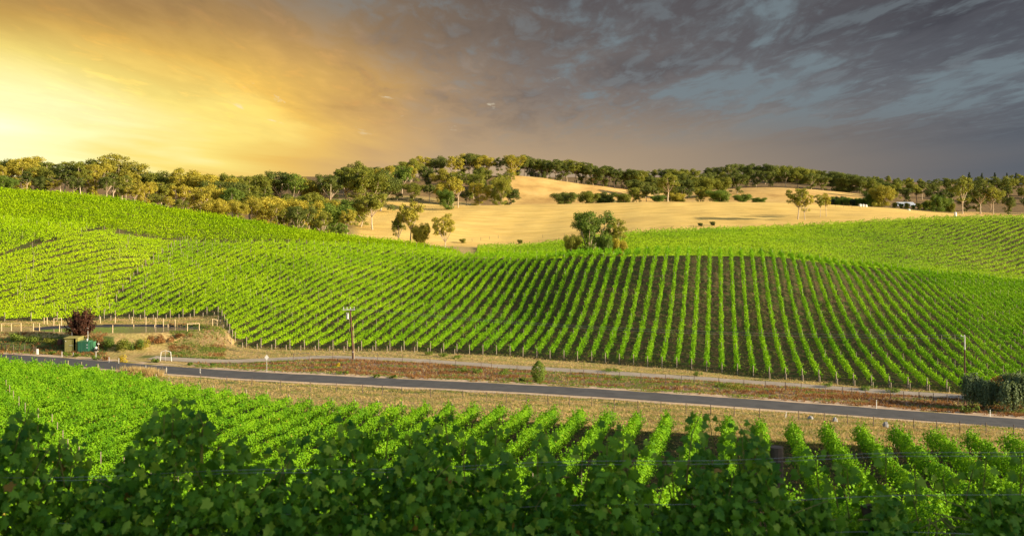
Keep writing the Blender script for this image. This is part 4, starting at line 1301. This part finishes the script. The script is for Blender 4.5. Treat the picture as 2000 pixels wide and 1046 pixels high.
for i, (px, py, w_, h_, lf) in enumerate(((838, 694, 22, 9, 'bush_leaf'), (866, 697, 24, 9, 'bush_leaf'), (893, 700, 18, 7, 'bush_leaf'), (908, 727, 26, 12, 'bush_leaf'), (930, 729, 22, 12, 'bush_leaf'), (985, 732, 24, 12, 'bush_leaf'), (1190, 726, 36, 9, 'bush_leaf'), (1205, 741, 30, 8, 'bush_leaf'), (1186, 738, 24, 7, 'gum_leaf'), (1362, 735, 14, 12, 'bush_leaf'), (1440, 760, 50, 9, 'gum_leaf'), (1410, 756, 36, 8, 'bush_leaf'), (1620, 756, 20, 10, 'bush_leaf'), (1690, 760, 36, 9, 'bush_leaf'), (1745, 766, 30, 10, 'bush_leaf'), (1885, 806, 30, 16, 'bush_leaf'), (1850, 800, 30, 8, 'bush_leaf'), (1018, 746, 12, 7, 'bush_leaf'), (735, 737, 12, 6, 'bush_leaf'), (768, 738, 14, 6, 'bush_leaf'), (672, 731, 16, 7, 'bush_leaf'), (660, 716, 10, 8, 'yellow_leaf'))):
    bush(px, py, w_, h_, lf, 'low %s weed clump beside road or track, %s of the clumps listed along the verge' % ({'bush_leaf': 'green', 'gum_leaf': 'olive', 'yellow_leaf': 'yellow'}[lf], nth(i + 1)), 110, 182, 'low weed clumps along road and track')

def tufts(name, pts, h, m, label, blades=6, width=.02, lean=.35):
    n = len(pts)
    P_ = np.repeat(pts, blades, 0) + np.concatenate([rng.normal(size=(n * blades, 2)) * .07, np.zeros((n * blades, 1))], 1)
    k = len(P_)
    hh = h * rng.uniform(.45, 1.2, (k, 1))
    dr = np.concatenate([rng.normal(size=(k, 2)) * lean, np.ones((k, 1))], 1) * hh
    a = rng.uniform(0, 6.28, k)
    s_ = np.stack([np.cos(a), np.sin(a), np.zeros(k)], 1) * width * rng.uniform(.6, 1.4, (k, 1))
    V_ = np.stack([P_ - s_, P_ + s_, P_ + dr + s_ * .3, P_ + dr - s_ * .3], 1)
    return tag(link(name, np_mesh(name, V_, 4), m), label, 'grass', kind='stuff')

def scatter(n, pxa, pxb, ya, yb, cond=None):
    px = rng.uniform(pxa, pxb, n); Y = rng.uniform(ya, yb, n)
    X = (px - 1000) / F * Y
    k = np.ones(n, bool) if cond is None else cond(px, Y, X)
    X, Y = X[k], Y[k]
    return np.stack([X, Y, Z(X, Y) - .02], 1)

ry_ = lambda X: np.interp(X, ROADL[:, 0], ROADL[:, 1])
ty_ = lambda X: np.interp(X, TRACKL[:, 0], TRACKL[:, 1])
pts = np.concatenate([scatter(60000, 150, 2100, 84, 150, lambda px, Y, X: (Y > edge(px) - 3) & (Y < ry_(X) - 3.4)),
                      scatter(40000, 380, 2100, 118, 182, lambda px, Y, X: (Y > ty_(X) + 1.5) & (Y < basey(px) + 1.5)),
                      scatter(9000, -60, 450, 178, 197, lambda px, Y, X: (Y < basey(px) + 1) & (np.hypot((X - PC[0]) / 14, (Y - PC[1]) / 5) > 1.1))])
nz_ = np.sin(pts[:, 0] * .7) * np.sin(pts[:, 1] * 1.1 + pts[:, 0] * .2) + rng.normal(size=len(pts)) * .5
tufts('dry_grass', pts[nz_ < .12], .20, M['straw'], 'straw coloured dry grass on verges and headlands')
tufts('green_grass', pts[nz_ >= .12], .17, M['straw_green'], 'patchy green grass among the dry grass on the verges')
pts = np.concatenate([scatter(34000, 380, 2060, 112, 166, lambda px, Y, X: (Y > ry_(X) + 3.3) & (Y < ty_(X) - 1.6)), scatter(2600, 330, 440, 160, 180, lambda px, Y, X: Y < basey(px) - 1),
                      scatter(1200, -60, 210, 158, 169, None)])
nz_ = 0.9 * np.sin(pts[:, 0] * .35 + 1) * np.sin(pts[:, 1] * .9 - pts[:, 0] * .12) + 0.4 * np.sin(pts[:, 0] * .11) + rng.normal(size=len(pts)) * .35
tufts('rusty_weeds', pts[(nz_ < -.15)], .28, M['rust_leaf'], 'rust coloured dry weeds between road and gravel track', 7, .03, .45)
tufts('grey_green_weeds', pts[(nz_ > .22)], .22, M['bush_leaf'], 'grey green weeds between road and gravel track', 7, .03, .6)
tufts('straw_weeds', pts[(nz_ >= -.15) & (nz_ <= .12)], .24, M['straw'], 'pale straw between the rusty weeds by the road', 6, .02, .5)
# grass in the vine alleys of the striped slope
pts = scatter(52000, 450, 2080, 124, 270, lambda px, Y, X: (Y > basey(px)) & (Y < cresty(px)) & (np.sin(X * .55 + 2) * np.sin(Y * .12 + X * .05) + rng.normal(size=len(X)) * .35 > .15))
tufts('alley_grass', pts, .20, M['straw_green'], 'green grass growing in the alleys of the striped vine slope', 6, .035, .5)
pts = scatter(16000, 700, 2080, 45, 105, lambda px, Y, X: (Y < edge(px)) & (rng.random(len(X)) < .8))
tufts('dry_alley_grass', pts, .14, M['straw'], 'dry grass in the alleys below the road', 5, .015, .5)
# golden clump by the road
x, y, z = hit(276, 733, 120, 150)
g_ = rng.normal(size=(520, 2)) * np.array([1.15, .5])
pp = np.concatenate([g_ + np.array([x, y]), np.zeros((520, 1))], 1); pp[:, 2] = Z(pp[:, 0], pp[:, 1])
o = tufts('grass_clump', pp, .95, M['straw'], 'tall clump of golden dry grass on the near road verge', 6, .02, .3)
del o['kind']; o['category'] = 'grass clump'

# ------------------------------------------------------------------ fences
def fence(name, label, posts, h, m, r=.045, wires=(.35, .7, 1.0), lo=90, hi=200, braces=(), world=False, rails=()):
    P_ = posts if world else [hit(px, py, lo, hi) for px, py in posts]
    root = tag(empty(name, P_[0]), label, 'fence')
    o_ = np.array(P_[0])
    key = '%s%.2f%.2f' % (name, h, r)
    for i, p_ in enumerate(P_):
        link('post', post_mesh(key, r, h, (.03 * math.sin(i * 5), .02)), M[m], root, tuple(np.array(p_) - o_))
    for wz in wires:
        pl = [tuple(np.array(p_) - o_ + np.array([0, 0, wz * h])) for p_ in P_]
        MB().tube(pl, .006, 4).build('wire', M['wire'], root)
    for (i, j, fz) in rails:
        a, b = np.array(P_[i]) - o_, np.array(P_[j]) - o_
        MB().tube([tuple(a + (0, 0, h * fz)), tuple(b + (0, 0, h * fz))], .045, 6).build('rail', M[m], root)
    return root

nf = [(392, 747), (443, 751), (492, 755), (548, 759), (606, 763), (657, 766), (708, 769), (747, 771), (785, 773), (841, 777), (904, 781), (950, 784), (989, 786), (1028, 788), (1070, 790), (1112, 793), (1156, 795), (1200, 798), (1246, 801), (1291, 804), (1340, 807), (1388, 810), (1434, 813), (1484, 817), (1560, 822), (1610, 826), (1655, 829), (1706, 833), (1785, 838), (1829, 841), (1875, 844), (1926, 847), (1980, 851), (2040, 855)]
fence('wire_fence', 'low wire fence along the grassy verge on the near side of the road', nf, 1.05, 'post_dark', .045)
tf = [(573, 704), (604, 703), (650, 702), (690, 702), (737, 704), (786, 706), (840, 711), (890, 716), (940, 721), (960, 722), (1010, 727), (1060, 731), (1114, 735), (1140, 737), (1168, 739), (1210, 741), (1252, 744), (1300, 747), (1331, 749), (1356, 750), (1404, 753), (1453, 757), (1495, 760), (1534, 763), (1565, 765), (1612, 769), (1646, 772), (1664, 773), (1690, 775), (1739, 779), (1765, 781), (1795, 783), (1823, 785), (1850, 787), (1872, 789)]
fence('wire_fence', 'dark wire fence along the gravel track below the striped slope', tf, 1.05, 'post_dark', .04, rails=((0, 1, .95),))
fence('timber_fence', 'timber post fence on the bank before the dam', [(3, 646), (22, 646), (41, 646), (65, 646), (77, 646), (116, 647), (220, 648), (261, 647), (302, 648), (328, 647), (366, 647), (389, 646)], 1.2, 'post_pale', .065, (.5, .9), 160, 172, rails=((0, 2, .97), (10, 11, .97)))
fence('timber_fence', 'timber post fence behind the dam below the vine rows', [(86, 634), (92, 633), (105, 636), (120, 636), (196, 632), (225, 632), (258, 632), (285, 634), (304, 635), (319, 637), (342, 638), (415, 640), (424, 638)], 1.2, 'post_pale', .065, (.5, .9), 176, 192, rails=((2, 3, .97), (11, 12, .97)))
fence('gate_fence', 'weathered timber fence panel beside the side road', [(3, 684), (12, 685), (26, 686), (48, 687), (66, 689), (70, 690)], 1.0, 'post_dark', .06, (.4, .7), 150, 166, rails=((0, 2, .95), (4, 5, .5)))
fence('paddock_fence', 'thin fence along the lower edge of the stubble paddock', [(905 + i * 17, 474 - i * 2.2) for i in range(5)] + [(1060 + i * 42, 464 - i * 2.7) for i in range(9)], 1.2, 'post_dark', .06, (.9,), 385, 430)
fence('paddock_fence', 'thin fence across the paddock below the farm hedge', [(1600 + i * 16, 408 + i * 0.2) for i in range(6)], 1.2, 'post_dark', .06, (.9,), 500, 560)

# ------------------------------------------------------------------ roadside things
def marker(px, py, hpx, label, m='white', lo=110, hi=170, r=.038, lean=(0, 0), plate=None):
    x, y, z = hit(px, py, lo, hi)
    h = hpx / F * y
    a = MB().box(-r, r, -.02, .02, -.1, h)
    root = tag(empty('marker_post', (x, y, z)), label, 'marker post', 'white marker posts along the road')
    a.build('post', M[m], root)
    MB().box(-r * .8, r * .8, -.028, -.0225, h * .78, h * .90).build('reflector', M['rust_leaf'] if plate else M['grey_metal'], root)
    root.rotation_euler = (lean[0], lean[1], 0)
    return root
marker(121, 697, 11, 'white marker post before the shed wall')
marker(143, 696, 8, 'short white marker post before the shed door')
marker(187.5, 700, 14, 'white marker post beside the pump')
marker(213, 709, 12, 'white marker post just before the yellow broom')
marker(232, 710, 11, 'thin white marker post touching the yellow broom')
marker(285, 722, 9, 'white marker post behind the golden grass clump')
marker(325, 728, 11, 'white marker post on the near verge past the golden grass clump', lo=120, hi=150)
marker(1534, 818, 14, 'leaning white marker post on the near verge', lo=100, hi=130, lean=(0, .14))
marker(1712, 799, 18, 'thin pale marker post on the far verge below the gravel track')
marker(1934, 814, 14, 'thin pale marker post under the drooping pepper trees')
# white box on a post
x, y, z = hit(73, 696, 145, 165)
r_ = tag(empty('meter_box', (x, y, z)), 'white meter box on a short post at the side road corner', 'meter box')
MB().box(-.05, .05, -.05, .05, -.1, .3).build('post', M['post'], r_)
MB().box(-.13, .13, -.10, .10, .3, 1.05).build('case', M['white'], r_, bevel=.02)
MB().box(-.10, .10, -.115, -.1025, .36, .98).build('door', M['white'], r_)
# curve marker with black and white bands
x, y, z = hit(391, 730, 120, 150)
r_ = tag(empty('marker_post', (x, y, z)), 'black and white banded marker post by the road', 'marker post')
MB().box(-.06, .06, -.02, .02, -.1, .82).build('post', M['white'], r_)
for k in range(4):
    MB().poly([(-.062, -.0225, .08 + k * .2), (.062, -.0225, .14 + k * .2), (.062, -.0225, .24 + k * .2), (-.062, -.0225, .18 + k * .2)]).build('band', M['dark'], r_)
# diamond road sign seen from behind
x, y, z = hit(521, 727, 130, 160)
r_ = tag(empty('road_sign', (x, y, z)), 'pale diamond road sign seen from behind beside the asphalt road', 'road sign')
MB().tube([(0, 0, -.2), (0, 0, 2.25)], .035, 8).build('post', M['grey_metal'], r_)
a = MB(); 
for yy in (-.045, -.06):
    pass
D_ = [(0, -.36), (.36, 0), (0, .36), (-.36, 0)]
a.v = [(u * .8, -.05, 1.95 + v_) for u, v_ in D_] + [(u * .8, -.065, 1.95 + v_) for u, v_ in D_]
a.f = [(0, 1, 2, 3), (7, 6, 5, 4)] + [(i, (i + 1) % 4, 4 + (i + 1) % 4, 4 + i) for i in range(4)]
a.build('plate', M['white'], r_)
# pipe frame
xa, ya_, za = hit(313, 704, 140, 165)
k_ = ya_ / F
r_ = tag(empty('pipe_frame', (xa, ya_, za)), 'white pipe frame with a bent top beam on bare ground', 'frame')
wd_ = 22 * k_
MB().tube([(0, 0, -.1), (.12, 0, 1.25)], .045, 7).build('leg', M['white'], r_)
MB().tube([(wd_, 0, -.1), (wd_ - .12, 0, 1.25)], .045, 7).build('leg', M['white'], r_)
MB().tube([(.12, 0, 1.25), (wd_ * .45, 0, 1.45), (wd_ - .12, 0, 1.25)], .035, 7).build('beam', M['white'], r_)
MB().tube([(wd_ * .46, 0, -.1), (wd_ * .45, 0, 1.44)], .018, 6).build('strut', M['grey_metal'], r_)
# stones on the near verge
for i, (px, py, lab) in enumerate(((1583, 818, 'flat grey stone on the near verge, closest to the leaning white post'), (1631, 823, 'pointed grey stone on the near verge, the middle of three'), (1730, 834, 'tall grey stone on the near verge, farthest from the leaning white post'))):
    x, y, z = hit(px, py, 90, 130)
    w = random.Random(i); a = MB()
    pr = [(.30, -.05), (.28, .1), (.2, .25 + .1 * i), (.05, .32 + .12 * i)]
    a.lathe(pr, 9)
    a.v = [(vx * w.uniform(.75, 1.2), vy * w.uniform(.7, 1.1), vz * w.uniform(.9, 1.1)) for vx, vy, vz in a.v]
    tag(a.build('stone', mat('stone%d' % i, (.34, .34, .34), (.22, .22, .22), 4, .9, .3), None, (x, y, z)), lab, 'stone', 'grey stones on the near verge')

# ------------------------------------------------------------------ shed, tank and pump
x, y, z = hit(126, 687, 152, 166)
k_ = y / F
M['olive'] = mat('olive_sheet', (.26, .24, .07), (.19, .18, .06), 2.0, .55, .1, 0, .4)
M['olive_lit'] = mat('olive_sheet_lit', (.42, .38, .12), (.34, .30, .10), 2.0, .5)  # lit copy of the sheet; sunlight put into roof and frame colour
M['tank_green'] = mat('tank_green', (.03, .14, .085), (.022, .10, .065), 1.5, .4, 0, 0, .5)
M['tank_light'] = mat('tank_light_green', (.07, .22, .11), (.05, .17, .09), 2.0, .45)  # lighter green for lid and posts; also paints the cabinet's sunlit end
M['rust'] = mat('rust', (.12, .05, .035), (.06, .03, .025), 6, .8)
M['blue'] = mat('placard_blue', (.12, .25, .5), (.10, .2, .42), 5, .5)
r_ = tag(empty('shed', (x, y, z)), 'olive green corrugated shed with an open dark doorway', 'shed')
W_, Dp, Hh = 25 * k_, 2.3, 26 * k_
def corr(x0, x1, yc, h0, h1):
    """corrugated sheet along x"""
    n = int((x1 - x0) / .06)
    a = MB()
    for i in range(n + 1):
        xx = x0 + (x1 - x0) * i / n; dy_ = -.018 if i % 2 else .018
        a.v += [(xx, yc + dy_, h0), (xx, yc + dy_, h1)]
    a.f = [(2 * i, 2 * i + 2, 2 * i + 3, 2 * i + 1) for i in range(n)]
    return a
door0, door1 = W_ * .68, W_ * .90
corr(0, door0, 0, 0, Hh).build('front_wall', M['olive'], r_)
corr(door1, W_, 0, 0, Hh).build('front_wall', M['olive'], r_)
MB().box(W_ - .03, W_ + .03, .03, Dp, 0, Hh + .04).build('side_wall', M['olive'], r_)
MB().box(-.03, .03, .03, Dp, 0, Hh + .04).build('side_wall', M['olive'], r_)
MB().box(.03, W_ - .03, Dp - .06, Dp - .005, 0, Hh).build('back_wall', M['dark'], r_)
a = MB()
a.box(-.12, W_ + .12, -.14, Dp + .12, Hh + .045, Hh + .10)
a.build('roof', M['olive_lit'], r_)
MB().box(door0 * .55, door0 * .97, -.045, -.022, Hh * .48, Hh * .51).build('rail', M['grey_metal'], r_)
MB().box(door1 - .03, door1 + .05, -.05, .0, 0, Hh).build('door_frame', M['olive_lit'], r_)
MB().box(door0 - .05, door0 + .02, -.05, .0, 0, Hh).build('door_frame', M['olive'], r_)
MB().box(.14, .24, -.05, -.025, Hh * .78, Hh * .84).build('lamp', M['white'], r_)
MB().box(W_ * .06, W_ * .10, Dp + .06, Dp + .10, 0, Hh + 1.5).build('mast', M['white'], r_)
a = MB(); a.tube([(W_ * 1.35, Dp + .05, 0), (W_ * 1.35, Dp + .05, Hh + 1.15)], .03, 6)
a.lathe([(.05, Hh + 1.15), (.09, Hh + 1.22), (.05, Hh + 1.32)], 8, (W_ * 1.35, Dp + .05))
a.build('mast', M['white'], r_)
tx = x + 27 * k_; tw, td_, th = 21.5 * k_, 1.5, 20 * k_
r_ = tag(empty('cabinet', (tx, y - .25, z)), 'dark green steel cabinet with ribbed doors beside the shed', 'cabinet')
MB().box(0, tw, 0, td_, 0, th).build('body', M['tank_green'], r_, bevel=.02)
for k in range(3):
    MB().box(tw * k / 3 + .02, tw * (k + 1) / 3 - .02, -.025, -.003, .06, th - .06).build('door', M['tank_green'], r_)
for k in (1, 2):
    MB().box(tw * k / 3 - .015, tw * k / 3 + .015, -.045, -.003, .03, th - .03).build('door_post', M['tank_light'], r_)
MB().box(-.05, tw + .05, -.07, td_ + .05, th + .003, th + .06).build('lid', M['tank_light'], r_)
for zc in (.72, .45):
    q = .11
    a = MB().poly([(tw * .86 + u * q, -.028, th * zc + v_ * q) for u, v_ in ((0, -1), (1, 0), (0, 1), (-1, 0))])
    pl_ = a.build('placard', M['white'], r_)
    MB().poly([(tw * .86 + u * q * .55, -.031, th * zc + v_ * q * .55) for u, v_ in ((0, -1), (1, 0), (0, 1), (-1, 0))]).build('symbol', M['blue'], pl_)
a = MB(); a.lathe([(.07, th + .062), (.07, th + .25), (.13, th + .27), (.10, th + .36), (.02, th + .4)], 10, (tw * .72, .6))
a.build('vent', M['white'], r_)
r_ = tag(empty('cabinet', (tx + tw + .06, y + .1, z)), 'sunlit end of the dark green cabinet, painted lighter as its own box', 'cabinet')
MB().box(0, .55, 0, 1.0, 0, th * .97).build('body', M['tank_light'], r_, bevel=.02)  # added box whose lighter green stands for sun on the cabinet's end
MB().box(.05, .50, -.02, -.003, .06, th * .9).build('door', M['tank_light'], r_)  # front face of the added box, part of the painted sunlit end
MB().box(.42, .46, -.05, -.022, th * .45, th * .55).build('handle', M['dark'], r_)
px_ = tx + tw + .75
r_ = tag(empty('pump', (px_, y - .2, z)), 'white and black irrigation pump beside the lighter end of the cabinet', 'pump')
MB().box(0, .5, 0, .5, 0, .16).build('base', M['post'], r_)
a = MB(); a.lathe([(.2, .17), (.22, .3), (.22, .62), (.12, .74), (.05, .8)], 12, (.22, .25)); a.build('filter_body', M['white'], r_)
a = MB(); a.tube([(.05, -.1, .35), (.6, -.1, .35), (.72, .1, .30)], .09, 8); a.tube([(.5, 0, .35), (.5, 0, .62)], .06, 8); a.build('pipe', M['dark'], r_)
MB().tube([(.55, .3, .05), (.55, .3, 1.3), (.62, .3, 1.6)], .02, 6).build('riser', M['post_pale'], r_)
MB().box(.40, .70, .27, .33, 1.1, 1.25).build('valve', M['white'], r_)
x2, y2, z2 = hit(117, 681, 152, 168)
r_ = tag(empty('fuel_box', (x2, y2, z2)), 'rusty brown box on thin legs outside the shed', 'box')
bw = 4.0 * k_
MB().box(-bw, bw, -.25, .25, .65, 1.35).build('case', M['rust'], r_, bevel=.02)
for sx in (-1, 1):
    for sy in (-1, 1):
        MB().tube([(sx * bw * .55, sy * .18, -.1), (sx * bw * .55, sy * .18, .65)], .03, 6).build('leg', M['rust'], r_)

# ------------------------------------------------------------------ power poles and line
x, y, z = hit(690, 701, 150, 175)
h = 98 / F * y
pt_ = np.array([-6.0 / F * y, 0, h])
r_ = tag(empty('power_pole', (x, y, z)), 'dark brown power pole carrying a grey transformer by the gravel track', 'power pole')
MB().tube([(0, 0, -.3), tuple(pt_ * .5), tuple(pt_)], [.155, .135, .11], 10).build('pole', M['pole'], r_)
T0 = pt_
a = MB(); a.box(T0[0] - 1.1, T0[0] + .75, -.20, -.135, h - .18, h - .04); ca = a.build('crossarm', M['grey_metal'], r_)
for u in (-.95, -.45, .05, .6):
    b_ = MB(); b_.lathe([(.02, h - .038), (.045, h + .06), (.03, h + .12), (.05, h + .2), (.025, h + .3)], 8, (T0[0] + u, -.17)); b_.build('insulator', M['white'], ca)
a = MB(); a.lathe([(.17, h - 1.5), (.22, h - 1.45), (.22, h - .82), (.17, h - .74), (.05, h - .70)], 14, (T0[0] - .38, -.15)); tf_ = a.build('transformer', M['grey_metal'], r_)
for u in (-.1, .1):
    b_ = MB(); b_.lathe([(.03, h - .76), (.045, h - .66), (.02, h - .52)], 8, (T0[0] - .38 + u, -.15)); b_.build('bushing', M['white'], tf_)
MB().box(T0[0] - .22, T0[0] - .1, -.22, -.15, h - 1.35, h - .9).build('bracket', M['dark'], r_)
MB().box(-.06, .04, -.21, -.195, 1.0, 1.16).build('plate', M['white'], r_)
MB().tube([(.17, -.05, 0), (.02, -.05, h * .72)], .03, 6).build('sunlit_strip', M['post_pale'], r_)  # added pale strip paints the sunlit edge of the pole
P1 = np.array([x, y, z]) + T0 + np.array([0, -.17, .28])
x, y, z = hit(1884, 789, 115, 136)
h = 133 / F * y
r_ = tag(empty('power_pole', (x, y, z)), 'thin rusty power pole with pale top beside the drooping pepper trees', 'power pole')
MB().tube([(0, 0, -.3), (0, 0, h * .82)], [.10, .085], 8).build('pole', M['pole'], r_)
MB().tube([(0, 0, h * .8), (0, 0, h)], [.09, .075], 8).build('pole_top', M['grey_metal'], r_)
a = MB(); a.box(-.45, .06, -.04, .04, h - .06, h - .01); a.build('crossarm', M['grey_metal'], r_)
for u in (-.4, 0):
    b_ = MB(); b_.lathe([(.02, h - .008), (.04, h + .06), (.02, h + .16)], 8, (u, 0)); b_.build('insulator', M['white'], r_)
P2 = np.array([x, y, z + h + .1])
for i, (dxw, lab) in enumerate(((-.45, 'upper power wire strung between the two poles'), (.05, 'lower power wire strung between the two poles'))):
    pts = []
    for f in np.linspace(0, 1, 26):
        p_ = (P1 + (dxw, 0, 0)) * (1 - f) + (P2 + (-.4 * (1 - i), 0, -.1 * i)) * f
        p_[2] -= 1.1 * 4 * f * (1 - f) + .25 * i
        pts.append(tuple(p_))
    tag(MB().tube(pts, .011, 4).build('power_wire', M['wire']), lab, 'wire')

# ------------------------------------------------------------------ farm house and white tanks
x, y, z = at(1772, 590)
M['roof_pale'] = mat('pale_roof', (.56, .60, .66), (.48, .52, .58), .8, .4, 0, .2)
M['house_wall'] = mat('house_wall', (.45, .40, .33), (.36, .31, .25), 1.5, .8)
r_ = tag(empty('house', (x, y, z)), 'low house with a pale blue grey roof among the trees', 'house')
hz0 = (HOR - 402) / F * y - z
hz1 = hz0 + 2.0
MB().box(-5, 4.6, 0, 7, -.5, hz0).build('wall', M['house_wall'], r_)
a = MB()
a.v = [(-5.4, -.5, hz0 - .05), (5.6, -.5, hz0 - .05), (5.6, 7.5, hz0 - .05), (-5.4, 7.5, hz0 - .05), (-4.6, 3.4, hz1), (4.2, 3.4, hz1)]
a.f = [(0, 1, 5, 4), (1, 2, 5), (2, 3, 4, 5), (3, 0, 4), (3, 2, 1, 0)]
a.build('roof', M['roof_pale'], r_)
for u in (-3.6, -.9, 1.8):
    wdw = MB().box(u, u + 1.4, -.06, -.003, hz0 - 1.9, hz0 - .7).build('window', M['white'], r_)
    MB().box(u + .08, u + 1.32, -.075, -.063, hz0 - 1.82, hz0 - .78).build('pane', M['dark'], wdw)
MB().box(3.6, 4.4, -.06, -.003, hz0 - 2.3, hz0 - .2).build('door', M['dark'], r_)
for px, py, wpx, hpx, lab in ((1680, 408, 5.2, 5, 'white farm tank nearest the hedge, first of three in a row'), (1685.8, 408, 4.6, 5, 'white farm tank in the middle of a row of three'), (1691.5, 408.5, 4.8, 4.5, 'white farm tank nearest the broad yellow green tree, last of three'), (1775, 413, 5.5, 3, 'low white farm tank before the pale roofed house'), (1866, 418, 5, 4, 'small white farm tank at the edge of the far vines')):
    x, y, z = at(px, 528 if px < 1800 else 445)
    k_ = y / F
    r0_ = wpx * k_ / 2; h_ = max(hpx * k_, (HOR - py + hpx) / F * y - z)
    r_ = tag(empty('water_tank', (x, y, z)), lab, 'tank', 'white farm tanks')
    a = MB(); a.lathe([(r0_, -.3), (r0_, h_ * .45), (r0_ * 1.03, h_ * .47), (r0_, h_ * .49), (r0_, h_ * .86)], 18); a.build('body', M['white'], r_)
    a = MB(); a.lathe([(r0_ * 1.04, h_ * .862), (r0_ * .8, h_ * .95), (r0_ * .2, h_), (r0_ * .05, h_)], 18); a.build('lid', M['white'], r_)
